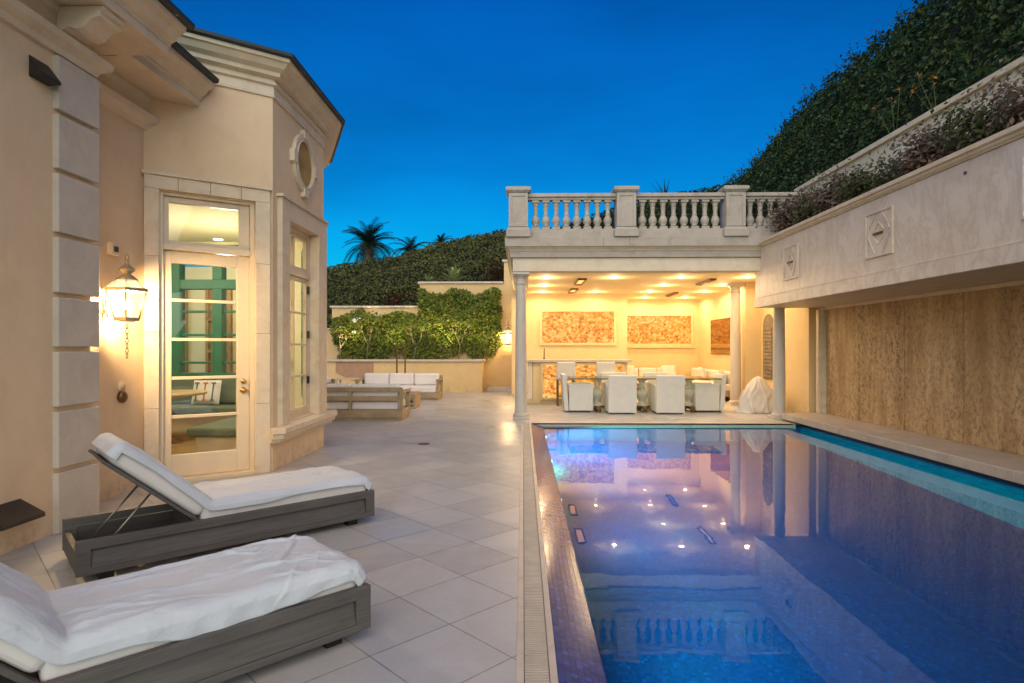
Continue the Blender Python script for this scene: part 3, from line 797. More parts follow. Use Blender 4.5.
def make_sheet(loc, rot, ang, label, seed, hang, t_end, HX, foot, nfold, amp):
    """loose cloth lying over seat and backrest: smooth profile along the length, long tapering folds, hanging hems"""
    rg = random.Random(seed)
    zt=.262; bl=.72; Mb = Matrix.Translation((HX,0,zt-.015)) @ Matrix.Rotation(R(ang),4,'Y')
    raw=[]
    if t_end: raw += [Mb @ Vector((-bl-.012,0,.03)), Mb @ Vector((-bl-.012,0,.10)), Mb @ Vector((-bl+.02,0,.137))]
    else: raw += [Mb @ Vector((-bl+.02,0,.137))]
    raw += [Mb @ Vector((x,0,.139)) for x in (-.5,-.3,-.12)]
    sx_ = (zt+.108-(zt-.015)-.139*cos(R(ang)))/sin(R(ang)); hx_ = HX-sx_*cos(R(ang))+.139*sin(R(ang))     # where backrest and seat planes meet
    raw += [Vector((hx_,0,zt+.110)), Vector((hx_+.12,0,zt+.109)), Vector((HX+.4,0,zt+.106)), Vector((LL-.09,0,zt+.106)), Vector((LL-.035,0,zt+.092)), Vector((LL-.012,0,zt+.055)), Vector((LL+.006,0,zt+.09-foot))]
    acc=[0]
    for p,q in zip(raw,raw[1:]): acc.append(acc[-1]+(q-p).length)
    n=240; tot=acc[-1]; fine=[]
    for i in range(n):
        t_=tot*i/(n-1); k=0
        while k<len(acc)-2 and acc[k+1]<t_: k+=1
        fine.append(raw[k].lerp(raw[k+1],(t_-acc[k])/(acc[k+1]-acc[k])))
    for it in range(4): fine=[fine[0]]+[(fine[i-1]+fine[i]*2+fine[i+1])/4 for i in range(1,n-1)]+[fine[-1]]
    hw=(LW-.10)/2+.010; yc=LW/2; NS=120; rr=.032
    folds=[]
    for k in range(nfold):
        c=rg.uniform(.15,1)*tot; l=rg.uniform(.18,.62)
        folds.append((c,l,rg.uniform(-hw,hw),rg.uniform(-.35,.35),rg.uniform(-.5,.5),rg.uniform(.008,.020),rg.uniform(.35,1.0)*amp,rg.choice((-1,1))))
    for k in range(int(nfold*.8)):      # short creases gathering towards the foot
        c=tot-rg.uniform(.12,.5); l=rg.uniform(.06,.16)
        folds.append((c,l,rg.uniform(-hw,hw),rg.uniform(-1.6,1.6),rg.uniform(-2,2),rg.uniform(.006,.012),rg.uniform(.3,.8)*amp,rg.choice((-1,1))))
    vs=[]
    for i,p in enumerate(fine):
        d=(fine[min(i+2,n-1)]-fine[max(i-2,0)]).normalized(); nr=Vector((-d.z,0,d.x)); L=tot*i/(n-1)
        act=[f for f in folds if abs(L-f[0])<f[1]]
        hl0=hang*(1+.28*sin(L*5+seed)+.2*noise.noise(Vector((L*4,seed,0))))
        for j in range(NS+1):
            s=(j/NS*2-1)*(hw+hl0); a=abs(s); sg=1 if s>=0 else -1
            fl=hang and max(0,a-hw)/hang
            if a<hw-rr: lat,dn,out=a,0,0
            else:
                q=min((a-(hw-rr))/(rr*pi/2),1); lat=hw-rr+rr*sin(q*pi/2); dn=rr*(1-cos(q*pi/2)); out=q
                ex=a-(hw-rr)-rr*pi/2
                if ex>0: dn+=ex; lat+=.006+.010*noise.noise(Vector((L*9,sg*3,seed)))*min(1,ex/.04)
            h=.004+.007*(.5+.5*noise.noise(Vector((L*2.6,s*3,seed+20))))+.0022*noise.noise(Vector((L*13,s*11,seed)))
            for (c,l,s0,c1,c2,w,A,sd) in act:
                u=(L-c); e=1-(u/l)**2
                ds=s-(s0+c1*u+c2*u*u+.02*noise.noise(Vector((L*6,s0*9,seed))))
                k=ds*sd/w
                g=math.exp(-k*k) if k<0 else math.exp(-k*.55)      # steep on one side, soft on the other
                h+=A*e*e*g
            h=min(h,.034)*min(1,.25+abs(p.x-hx_)/.09)
            pos=Vector((p.x,yc+sg*lat,p.z))+nr*(h*(1-.7*out))-nr*dn
            pos.y+=sg*h*out*.8
            vs.append(tuple(pos))
    W1=NS+1
    fs=[(i*W1+j,(i+1)*W1+j,(i+1)*W1+j+1,i*W1+j+1) for i in range(n-1) for j in range(NS)]
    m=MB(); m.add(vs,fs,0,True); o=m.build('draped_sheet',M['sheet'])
    sd=o.modifiers.new('thick','SOLIDIFY'); sd.thickness=.003; sd.offset=1
    o.location=(loc[0],loc[1],0); o.rotation_euler=(0,0,rot)
    tag(o,label,'sheet','white sheets on the sun loungers'); return o
th1=R(43.2); l1=(-2.611,3.455)
make_lounger(l1, th1, 41, 'charcoal sun lounger near the lit door, its backrest raised on thin struts', .69)
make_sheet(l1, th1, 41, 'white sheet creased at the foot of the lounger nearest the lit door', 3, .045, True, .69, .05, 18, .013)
th2=R(45.0); l2=(-.731-LL*cos(th2), 2.873-LL*sin(th2))
make_lounger(l2, th2, 45, 'charcoal sun lounger in the front corner, cut off by the picture edge', .70)
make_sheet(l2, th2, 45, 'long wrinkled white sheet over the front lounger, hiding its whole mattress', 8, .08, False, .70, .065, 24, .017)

# ================================================================== OUTDOOR SOFAS
def sofa(loc, rot, W, n, label, name='outdoor_sofa', cat='sofa', D_=.82, grp='teak lounge seating by the planter'):
    t=thing(name,label,cat,loc,rot,grp)   # faces -Y, back at +D_/2
    h=W/2; b=D_/2
    m=MB()
    m.box(-h,h,-b,b,.05,.20); m.box(-h+.02,h-.02,-b+.02,b-.02,.0,.05); m.build('frame',M['teak'],t,(0,0,0),.008)
    m=MB()
    xs=[-h+.03+(W-.06)*k/n for k in range(n+1)]
    for x in xs: m.box(x-.03,x+.03,b-.06,b-.005,.20,.62)
    for z0,z1 in ((.38,.475),(.56,.64)): m.box(-h,h,b-.045,b,z0,z1)
    m.build('back_frame',M['teak'],t,(0,0,0),.005)
    for sx in (-1,1):
        m=MB(); x0,x1=(h-.07,h) if sx>0 else (-h,-h+.07)
        m.box(x0,x1,-b,-b+.07,.20,.52); m.box(x0,x1,b-.13,b-.062,.20,.52); m.box(x0-.01,x1+.01,-b,b-.062,.52,.56); m.build('arm',M['teak'],t,(0,0,0),.006)
    cw=(W-.16)/n
    for k in range(n):
        x=-h+.08+cw*k
        m=MB(); m.box(x+.006,x+cw-.006,-b-.01,b-.07,.20,.37); m.build('seat_cushion',M['cushion'],t,(0,0,0),.04,3)
        m=MB(); m.box(x+.006,x+cw-.006,b-.25,b-.065,.375,.70); m.build('back_cushion',M['cushion'],t,(0,0,0),.05,3)
    return t
sofa((-3.82,11.9,0), pi, 3.0, 3, 'teak sofa seen from its slatted back, nearest to the bay window')
sofa((-3.37,16.4,0), 0, 2.25, 3, 'teak sofa with white cushions facing us in front of the low planter wall')
sofa((-5.15,14.7,0), R(-60), .95, 1, 'white cushioned teak armchair half hidden by the bay window sill', 'outdoor_armchair', 'armchair')
ct=thing('coffee_table','low teak coffee table standing between the two outdoor sofas','coffee table',(-2.9,14.1,0))
m=MB(); m.box(-.42,.42,-.38,.38,.30,.35); m.build('table_top',M['teak'],ct,(0,0,0),.006)
m=MB()
for sx in (-1,1):
    m.box(sx*.40-.03,sx*.40+.03,-.36,.36,.06,.298)
m.box(-.37,.37,-.34,.34,.08,.14); m.box(-.42,.42,-.36,.36,0,.058); m.build('table_base',M['teak'],ct,(0,0,0),.005)
st=thing('side_table','slim pale metal side table beside the armchair at the planter','side table',(-4.75,16.2,0))
m=MB(); m.box(-.3,.3,-.2,.2,.55,.58); m.build('table_top',M['trim'],st,(0,0,0),.004)
for sx in (-.26,.26):
    m=MB(); m.box(sx-.015,sx+.015,-.18,-.15,0,.55); m.box(sx-.015,sx+.015,.15,.18,0,.55); m.box(sx-.015,sx+.015,-.15,.15,0,.02); m.build('leg',M['trim'],st)
fl=thing('fire_torch','tall slim bronze frame torch standing behind the far sofa','torch',(-3.55,17.4,0))
m=MB()
for sx in (-.12,.12): m.box(sx-.02,sx+.02,-.02,.02,.02,1.47)
m.box(-.14,.14,-.02,.02,1.471,1.50); m.build('frame',M['bronze'],fl,(0,0,0),.004)
m=MB(); m.box(-.16,.16,-.12,.12,0,.02); m.build('base',M['bronze'],fl)

# ================================================================== GARDEN WALLS AND PLANTS (left rear)
pw=thing('planter','low ochre stucco planter wall with a stone cap behind the far sofa','planter',(-5,18.8,0)); pwo=(-5,18.8,0)
m=MB(); m.box(-12,-1.28,18.8,19.0,0,.97); m.box(-1.48,-1.28,19.0,19.89,0,.97); m.build('wall',M['stucco_yellow'],pw,pwo)
m=MB(); m.box(-12,-1.22,18.74,19.06,.972,1.04); m.box(-1.54,-1.22,19.062,19.89,.972,1.04); m.build('cap',M['coping'],pw,pwo,.008)
m=MB(); m.box(-12,-1.49,19.0,19.89,.5,.9); m.build('soil',M['soil'],pw,pwo)
m=MB(); m.prism([(-6.05,.62),(-5.55,.38),(-5.15,.38),(-4.85,.62),(-4.85,.968),(-6.05,.968)],0,.012,Matrix.Translation((.15,18.799,0)) @ Matrix.Rotation(R(90),4,'X')); m.build('scupper_stain',plain('stained_stucco',(.40,.24,.14),.8),pw,pwo)
gw=thing('garden_wall','stepped ochre garden wall covered by climbing vines','wall',(-4,20,0)); gwo=(-4,20,0)
m=MB(); m.box(-12,-6.37,19.9,20.1,0,2.0); m.box(-6.37,-3.43,19.9,20.1,0,2.74); m.box(-3.43,-.63,19.9,20.1,0,3.54); m.box(-.63,.0,19.9,20.1,0,4.26); m.build('wall',M['stucco_yellow'],gw,gwo)
m=MB(); 
for x0,x1,z in ((-12,-6.39,2.0),(-6.43,-3.45,2.74),(-3.49,-.65,3.54),(-.69,.0,4.26)): m.box(x0,x1,19.84,20.16,z+.001,z+.065)
m.build('cap',M['coping'],gw,gwo,.008)
m=MB(); m.box(-1.15,.05,19.35,19.89,0,.13); stp=m.build('stone_step',M['coping'],None,(-.5,19.6,0),.01); stp.location=(-.5,19.6,0); tag(stp,'low stone step at the foot of the garden wall under the far lantern','step')

def vine(x0,x1,y,z0,ztop,n,name,label,mat,holes=.0,size=.10):
    t=thing(name,label,'climbing plant',((x0+x1)/2,y,.9)); o=((x0+x1)/2,y,.9)
    m=MB()
    for k in range(n):
        x=random.uniform(x0,x1); zt=ztop(x); z=z0+(zt-z0)*rnd()**.8
        f=fbm((x,z,3.1),1.1)+.35*fbm((x,z,7.7),3.0)
        thin=.25-holes+ .5*min(1,(z-z0)/.7)
        if f < -thin: continue
        edge=fbm((x*2.1,z*2.1,1.0),1.5)*.10
        d=.05+.18*rnd()*(1+f)
        leaf(m,(x+edge,y-d,z+edge+random.uniform(0,.06)),(0,-.9,.35),size,.75)
    m.build('foliage',mat,t,o)
    m=MB()
    for k in range(int((x1-x0)*2.2)):
        x=random.uniform(x0+.1,x1-.1); pts=[(x,y-.06,.85)]
        zz=.85
        while zz<ztop(x)-.4:
            zz+=.3; x=min(x1-.1,max(x0+.1,x+random.uniform(-.16,.16))); pts.append((x,y-.05-.04*rnd(),zz))
        m.tube(pts,[.022*(1-.7*i/len(pts)) for i in range(len(pts))],5)
    m.build('stem',M['pale_bark'],t,o)
vine(-3.45,-.72,19.9,.98,lambda x:3.24+.12*sin(x*5)-.12*max(0,(x+1.2))*2,9000,'climbing_vine','bright green vine covering the taller step of the garden wall',M['vine'])
vine(-6.3,-3.4,19.9,.98,lambda x:2.50+.12*sin(x*4.3),6500,'climbing_vine','darker loose vine covering the lower step of the garden wall',M['shrub_green'] if False else M['vine'],.12)
def small_tree(x,y,h,label,n,flowers,spread=.5,mat='vine',leafsize=.13):
    t=thing('flowering_shrub',label,'shrub',(x,y,.9)); o=(x,y,.9)
    m=MB(); tips=[]
    def br(p,d,l,r,lev):
        q=p+d*l; m.tube([p,(p+q)/2+Vector((random.uniform(-.03,.03),0,0)),q],[r,r*.85,r*.7],6)
        if lev==0: tips.append(q); return
        for k in range(2+(rnd()<.5)):
            dd=(d+Vector((random.uniform(-.8,.8),random.uniform(-.4,.3),random.uniform(-.1,.5)))).normalized(); br(q,dd,l*.68,r*.68,lev-1)
    br(Vector((x,y,.88)),Vector((.1,-.02,1)).normalized(),h*.42,.022,3)
    m.build('trunk',M['pale_bark'],t,o)
    m=MB()
    for k in range(n):
        q=random.choice(tips); leaf(m,(q.x+random.gauss(0,.09),q.y+random.gauss(0,.06),q.z+random.gauss(0,.09)),(0,-.6,.6),leafsize,.9,0,.4)
    m.build('foliage',M[mat],t,o)
    if flowers:
        m=MB()
        for k in range(flowers):
            q=random.choice(tips)
            for j in range(5): leaf(m,(q.x+random.gauss(0,.03),q.y-.08,q.z+random.gauss(0,.03)),(0,-1,.2),.08,.4)
        m.build('blossom',M['flower'],t,o)
small_tree(-5.1,19.45,1.5,'pale branched shrub with white blossoms at the left of the planter',260,7)
small_tree(-3.55,19.5,1.3,'thin single stemmed shrub in the planter behind the bronze torch',180,0)
small_tree(-2.1,19.5,1.4,'slim pale stemmed shrub before the bright vine in the planter',150,0)
small_tree(-6.0,19.45,1.2,'dark stemmed shrub in the planter beside the bay window',200,2)

# uplights in the planter
for k,x in enumerate((-5.6,-4.2,-2.6,-1.4)):
    t=thing('planter_uplight','small black spotlight in the planter, '+('beside the far left shrub','between the two left shrubs','under the bright vine','at the planter end near the far lantern')[k],'uplight',(x,19.2,.9),0,'spotlights in the planter')
    m=MB(); m.lathe((0,0,0),[(.012,0),(.012,.05),(.03,.06),(.04,.13)],12,None,0,True,False); m.build('housing',M['black'],t)
    m=MB(); m.lathe((0,0,.105),[(.034,0),(.001,.001)],12); m.build('lens',M['downlight'],t)
    l=lamp('uplight_lamp','SPOT',(0,0,.14),(120,120,190,150)[k],(1,.76,.32),t,spot_size=R(130),spot_blend=.9,shadow_soft_size=.03); l.rotation_euler=(R(180-(-12)),0,0)

# ivy bank / hedge behind the garden wall
def hz(x):
    ks=[(-14,3.9),(-7.9,4.66),(-4.94,5.13),(-2.9,5.73),(-.7,6.12),(1.5,6.43),(4.7,7.55),(8.6,8.2),(14,8.4)]
    for (a,za),(b,zb) in zip(ks,ks[1:]):
        if x<=b: return za+(zb-za)*(x-a)/(b-a)
    return ks[-1][1]
def bank(name,label,xa,xb,ya,yb,zbase,n,mat,size,loc):
    t=thing(name,label,'hedge',loc)
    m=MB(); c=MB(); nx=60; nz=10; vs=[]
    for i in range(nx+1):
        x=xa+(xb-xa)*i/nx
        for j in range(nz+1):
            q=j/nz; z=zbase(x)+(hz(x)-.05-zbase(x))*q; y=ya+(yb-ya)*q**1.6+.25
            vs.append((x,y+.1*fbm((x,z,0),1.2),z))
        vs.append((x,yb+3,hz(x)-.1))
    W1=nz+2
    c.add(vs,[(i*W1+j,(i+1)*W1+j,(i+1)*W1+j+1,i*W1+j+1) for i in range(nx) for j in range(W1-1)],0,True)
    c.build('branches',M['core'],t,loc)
    for k in range(n):
        x=random.uniform(xa,xb); q=rnd()
        z=zbase(x)+(hz(x)-zbase(x))*q; y=ya+(yb-ya)*q**1.6
        f=fbm((x,z*1.4,y),.9)+.5*fbm((x,z,y),2.6)
        y-=.10*f; z+=.08*f
        leaf(m,(x,y+random.uniform(-.05,.18),z),(0,-.75,.5),size,.8)
    for k in range(n//8):
        x=random.uniform(xa,xb); f=fbm((x,0,3),2.2)
        leaf(m,(x,yb+random.uniform(-.1,.4),hz(x)+.07*f+random.uniform(-.08,.05)),(0,-.3,.9),size,.9)
    m.build('foliage',mat,t,loc); return t
bank('hedge','dense dark ivy bank rising behind the stepped garden wall, under the palms',-12,-.1,21.2,24.0,lambda x:1.9 if x<-6.3 else (2.5 if x<-3.4 else 3.3),13000,M['hedge2'],.12,(-5,22.5,1.9))
bank('hedge','dark hedge behind the pavilion, seen through the balusters',-.1,9.2,24.0,25.2,lambda x:3.0,9000,M['hedge'],.13,(4,24.5,3.0))
# red leaved shrubs & agaves on the wall tops
def spray(name,label,cat,loc,n,r,mat,size,mode='shrub',h=1.0,extra=None):
    t=thing(name,label,cat,loc); m=MB()
    if mode=='agave':
        for k in range(n):
            a=rnd()*2*pi; e=random.uniform(.35,1.35); L=r*random.uniform(.7,1.1)
            d=Vector((cos(a)*cos(e),sin(a)*cos(e),sin(e))); s=d.cross(Vector((0,0,1)))
            if s.length<.05: s=Vector((1,0,0))
            s.normalize(); vs=[];N=5
            for i in range(N+1):
                q=i/N; p=d*L*q+Vector((0,0,-.25*L*q*q)); w=size*(.55+1.6*q*(1-q))*(1-q**3)+.002
                vs+= [tuple(p+s*w),tuple(p-s*w+Vector((0,0,.0)))]
            m.add(vs,[(2*i,2*i+1,2*i+3,2*i+2) for i in range(N)],0,True)
        m.build('leaves',mat,t)
    else:
        c=MB(); stems=[]
        for k in range(9+int(n/260)):
            a=rnd()*2*pi; q=Vector((cos(a)*r*random.uniform(.3,.95),sin(a)*r*random.uniform(.3,.9),h*random.uniform(.4,1.0)))
            mid=q*.5+Vector((0,0,.1*h)); c.tube([(q.x*.2,q.y*.2,0),tuple(mid),tuple(q)],[.012,.009,.004],5); stems.append((Vector((q.x*.2,q.y*.2,0)),mid,q))
        c.build('stem',M['trunk'],t)
        for k in range(n):
            s=random.choice(stems); u=rnd()**.6
            p=s[0].lerp(s[1],u*2) if u<.5 else s[1].lerp(s[2],u*2-1)
            p=p+Vector((random.gauss(0,.10*r/.4),random.gauss(0,.10*r/.4),random.gauss(0,.07)))
            if p.z<0: p.z=-p.z
            nr=p.normalized() if p.length>.01 else Vector((0,0,1))
            leaf(m,p,nr,size,.8)
        m.build('foliage',mat,t)
    return t
spray('agave','pale green agave on the higher step of the garden wall, the larger one','plant',(-2.3,20.2,3.6),26,.85,M['agave'],.075,'agave')
spray('agave','small agave left of the larger one on the garden wall step','plant',(-3.2,20.35,3.58),14,.5,M['agave'],.055,'agave')
spray('red_shrub','dark red leaved shrub beside the pavilion above the garden wall','shrub',(-.75,20.7,3.5),500,.5,M['red_leaf'],.11,h=1.1)
spray('red_shrub','low reddish shrub on the lower step of the garden wall','shrub',(-4.5,20.6,2.6),350,.5,M['red_leaf'],.11,h=.7)

# palms
def palm(loc,h,L,n,label,seed):
    random.seed(seed)
    t=thing('palm_tree',label,'palm tree',loc,0,'palms beyond the garden wall')
    m=MB(); m.tube([(0,0,0),(.05,0,h*.5),(0,0,h)],[.20,.17,.24],10); m.build('trunk',M['trunk'],t)
    m=MB()
    for k in range(n):
        a=2*pi*k/n+random.uniform(-.2,.2); e0=random.uniform(-.25,1.45); l=L*random.uniform(.8,1.1)
        pts=[]; p=Vector((0,0,h)); el=e0; ST=14
        for i in range(ST+1):
            pts.append(p.copy()); d=Vector((cos(a)*cos(el),sin(a)*cos(el),sin(el))); p=p+d*l/ST; el-=.075+.03*rnd()
        for i in range(1,ST+1):
            d=(pts[i]-pts[i-1]).normalized(); s=d.cross(Vector((0,0,1)))
            s=s.normalized() if s.length>.05 else Vector((1,0,0)); up=s.cross(d)
            for half in (0,.5):
              for sg in (-1,1):
                b=pts[i-1].lerp(pts[i],half); ll=l*.26*(1-.55*(i/ST)**2)*(.55+.45*min(1,i/4))
                tp=b+(s*sg*.85+d*.55-Vector((0,0,.22)))*ll; w=d*.018
                m.add([tuple(b-w),tuple(b+w),tuple(tp)],[(0,1,2)])
        m.tube(pts,[.022*(1-.8*i/ST) for i in range(ST+1)],4)
    m.build('crown',M['palm'],t); random.seed(seed+50)
palm((-8.25,32,0),6.95,1.75,64,'tallest palm with a full round crown above the ivy bank',11)
palm((-6.1,32.5,0),6.75,1.3,26,'smaller palm half hidden behind the ivy bank right of the tallest palm',12)
palm((-4.6,33.5,0),7.25,.85,12,'small sparse palm top farthest right above the ivy bank',13)
palm((-10.6,33,0),4.9,1.2,14,'low palm top just beside the bay wall, left of the tallest palm',14)
spray('spiky_plant','thin spiky plant against the sky above the balustrade','plant',(7.3,31,8.9),30,1.6,M['palm'],.025,'agave')

# ================================================================== PAVILION
PO=(2.6,14.5,0)
pav=thing('pavilion','open poolside pavilion with stone columns and a balustraded roof terrace','pavilion',PO)
def PB(mb,name,mat,parent=None,**kw): return mb.build(name,M[mat] if isinstance(mat,str) else mat,parent or pav,PO,**kw)
m=MB(); m.box(-.15,3.1,17.9,20.2,0,3.0); m.box(3.1,6.0,19.9,20.2,0,3.0); m.box(5.8,6.0,11.95,19.9,0,3.0); m.box(-.33,-.16,17.5,18.0,0,2.95)
PB(m,'wall','pav_wall')
m=MB(); m.box(-.16,5.9,12.05,20.2,3.0,3.3); PB(m,'ceiling','ceiling')
EY=11.72
path=[(-.2,20.2),(-.2,EY),(4.72,EY)]
path=[(-.2,20.2),(-.2,EY),(4.72,EY)]
# travelling -Y then +X: outward must be to the right -> reverse travel direction
def outr(prof): return prof
m=MB(); m.sweep(path, outr([(-.32,2.9),(0,2.9),(0,3.155),(-.32,3.155)])); 
m.box(4.72,5.8,EY,EY+.3,2.9,3.155)
PB(m,'beam','trim',bevel=.004)
m=MB(); m.sweep(path, outr([(-.32,3.157),(.02,3.157),(.05,3.165),(.05,3.285),(-.32,3.285)])); PB(m,'cornice_band','balustrade',bevel=.003)
m=MB(); m.sweep(path, outr([(-.32,3.287),(.06,3.287),(.07,3.31),(.12,3.345),(.12,3.357),(-.32,3.357)])); PB(m,'cornice_moulding','trim')
m=MB()
m.sweep([(-.2,20.2),(-.2,EY),(1.549,EY)], outr([(-.32,3.359),(.15,3.359),(.15,3.54),(-.32,3.54)]))
m.sweep([(1.552,EY),(2.05,EY)], outr([(-.32,3.359),(.152,3.359),(.152,3.54),(-.32,3.54)]))
m.sweep([(2.053,EY),(4.72,EY)], outr([(-.32,3.359),(.15,3.359),(.15,3.54),(-.32,3.54)]))
m.box(4.72,5.5,EY-.17,EY+.3,3.359,3.54)
PB(m,'cornice','balustrade',bevel=.004)
m=MB(); m.box(.03,5.9,12.04,20.2,3.3,3.5); PB(m,'roof_deck','coping')
# balustrade
BYc=11.76
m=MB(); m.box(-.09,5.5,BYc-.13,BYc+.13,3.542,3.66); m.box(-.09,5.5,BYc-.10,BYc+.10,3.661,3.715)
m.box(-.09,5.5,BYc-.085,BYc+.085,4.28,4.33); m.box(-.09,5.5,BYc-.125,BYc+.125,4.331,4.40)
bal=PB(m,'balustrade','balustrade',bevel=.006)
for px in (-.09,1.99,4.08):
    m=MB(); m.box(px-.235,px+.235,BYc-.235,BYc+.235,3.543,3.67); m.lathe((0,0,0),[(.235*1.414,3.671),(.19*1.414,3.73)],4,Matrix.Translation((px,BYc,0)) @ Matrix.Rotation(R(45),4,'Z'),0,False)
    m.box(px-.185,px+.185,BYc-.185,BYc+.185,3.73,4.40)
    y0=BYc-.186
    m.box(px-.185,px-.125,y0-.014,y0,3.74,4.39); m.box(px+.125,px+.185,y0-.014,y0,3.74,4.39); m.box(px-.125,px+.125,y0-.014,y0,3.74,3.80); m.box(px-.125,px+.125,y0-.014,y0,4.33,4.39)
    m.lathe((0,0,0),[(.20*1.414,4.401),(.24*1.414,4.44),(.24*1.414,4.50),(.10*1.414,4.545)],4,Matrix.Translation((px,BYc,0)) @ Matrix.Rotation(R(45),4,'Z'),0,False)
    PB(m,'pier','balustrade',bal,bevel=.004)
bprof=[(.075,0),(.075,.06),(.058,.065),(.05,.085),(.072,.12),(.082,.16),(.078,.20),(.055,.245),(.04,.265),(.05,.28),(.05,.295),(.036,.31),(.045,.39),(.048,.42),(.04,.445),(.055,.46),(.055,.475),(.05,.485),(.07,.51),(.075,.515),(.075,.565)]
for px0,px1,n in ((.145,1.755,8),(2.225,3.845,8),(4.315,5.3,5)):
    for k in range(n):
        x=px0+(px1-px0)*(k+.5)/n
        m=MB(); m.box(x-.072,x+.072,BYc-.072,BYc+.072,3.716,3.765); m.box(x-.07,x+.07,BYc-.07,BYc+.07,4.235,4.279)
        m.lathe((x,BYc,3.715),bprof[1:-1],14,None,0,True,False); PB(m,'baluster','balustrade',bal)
# columns
def column(x,y,z0,zt,r=.115):
    m=MB(); m.box(x-.16,x+.16,y-.16,y+.16,z0,z0+.055)
    h=zt-z0
    m.lathe((x,y,z0+.055),[(.15,0),(.158,.02),(.15,.045),(.125,.055),(.122,.075),(r,.10),(r*1.0,.9),(r*.86,h-.32),(r*.85,h-.30),(r*1.0,h-.29),(r*1.0,h-.27),(r*.85,h-.26),(r*.85,h-.19),(r*1.1,h-.15),(r*1.3,h-.13),(r*1.32,h-.115)],28)
    m.box(x-.165,x+.165,y-.165,y+.165,zt-.058,zt-.001)
    PB(m,'column','column',bevel=.003)
column(-.04,11.90,0,2.9); column(5.06,11.95,.0,2.9); column(5.24,14.9,0,3.0,.13)
m=MB(); m.box(5.44,5.8,14.75,15.15,0,3.0); PB(m,'pilaster','pav_wall',bevel=.004)
m=MB(); m.box(5.62,5.8,11.9,12.0,0,2.9); PB(m,'pilaster','pav_wall',bevel=.004)
# onyx panels
def onyxp(x0,x1,y,z0,z1,parent,off,fw=.075,sill=False):
    m=MB()
    m.box(x0-fw,x0,y-.045,y,z0-fw,z1+fw); m.box(x1,x1+fw,y-.045,y,z0-fw,z1+fw); m.box(x0,x1,y-.045,y,z0-fw,z0); m.box(x0,x1,y-.045,y,z1,z1+fw)
    if sill: m.box(x0-fw-.03,x1+fw+.03,y-.09,y,z0-fw-.06,z0-fw-.001)
    f=m.build('panel_frame',M['pav_wall'],parent,off,.006)
    m=MB(); m.box(x0,x1,y-.02,y-.004,z0,z1); m.build('onyx_panel',M['onyx'],f,off)
onyxp(.566,2.706,17.9,1.549,2.482,pav,PO); onyxp(3.30,5.542,19.9,1.539,2.464,pav,PO,.075,True)
# downlights and heaters
DLT=[(.54,13.68),(2.07,13.68),(3.59,13.68),(5.08,13.68),(.55,15.4),(3.60,15.4),(5.10,15.4),(.56,17.16),(2.08,17.16),(3.62,17.16),(5.16,17.16),(3.87,19.15),(5.15,19.15)]
for i,(x,y) in enumerate(DLT):
    m=MB(); m.lathe((x,y,2.999),[(.085,0),(.085,-.008),(.062,-.010),(.060,-.001)],24,None,0,True,False); r=PB(m,'downlight','ceiling')
    m=MB(); m.lathe((x,y,2.996),[(.060,0),(.001,.0005)],20); PB(m,'lens','downlight',r)
    lamp('ceiling_fill','POINT',(x,y,2.84),5.0,(1,.72,.40),pav,PO,shadow_soft_size=0)  # extra unseen point lamp below each downlight, added to brighten the ceiling
    l=lamp('downlight_lamp','SPOT',(x,y,2.975),23,(1,.70,.38),pav,PO,spot_size=R(179),spot_blend=.35,shadow_soft_size=0)
def heater(x,y,w,l,hot):
    m=MB(); m.box(x-w/2,x-w/2+.03,y-l/2,y+l/2,2.955,2.999); m.box(x+w/2-.03,x+w/2,y-l/2,y+l/2,2.955,2.999); m.box(x-w/2+.03,x+w/2-.03,y-l/2,y-l/2+.04,2.955,2.999); m.box(x-w/2+.03,x+w/2-.03,y+l/2-.04,y+l/2,2.955,2.999)
    r=PB(m,'ceiling_heater','bronze')
    m=MB()
    m.box(x-w/2+.03,x+w/2-.03,y-l/2+.04,y+l/2-.04,2.985,2.998)
    PB(m,'heater_reflector','trim' if not hot else M['heat'],r)
heater(1.36,14.35,.20,1.15,True); heater(1.38,16.6,.20,1.05,True); heater(4.37,14.45,.13,1.2,True); heater(4.39,17.8,.12,1.1,False)

# bar
bar=thing('bar_counter','stone bar with a glowing onyx front inside the pavilion','bar counter',(1.4,15.4,0)); bo2=(1.4,15.4,0)
m=MB(); m.box(.25,2.62,15.1,15.7,0,1.04); m.box(.12,.249,15.1,15.7,0,.12) ; m.build('body',M['pav_wall'],bar,bo2,.006)
m=MB(); m.box(.08,2.74,15.02,15.75,1.042,1.11); m.build('counter_top',M['coping'],bar,bo2,.01)
m=MB(); m.box(.12,.24,15.1,15.7,.121,1.04); m.build('end_panel',M['trim'],bar,bo2,.005)
onyxp(.50,2.48,15.099,.15,.98,bar,bo2,.05)
fc=thing('bar_tap','slim bronze tap standing on the pavilion bar counter','tap',(.55,15.6,1.11))
m=MB(); m.tube([(0,0,0),(0,0,.22),(0,-.03,.26),(0,-.09,.27),(0,-.12,.24)],.014,8); m.build('spout',M['bronze'],fc)
m=MB(); m.lathe((0,0,0),[(.03,0),(.03,.02),(.015,.03)],12); m.build('base',M['bronze'],fc)
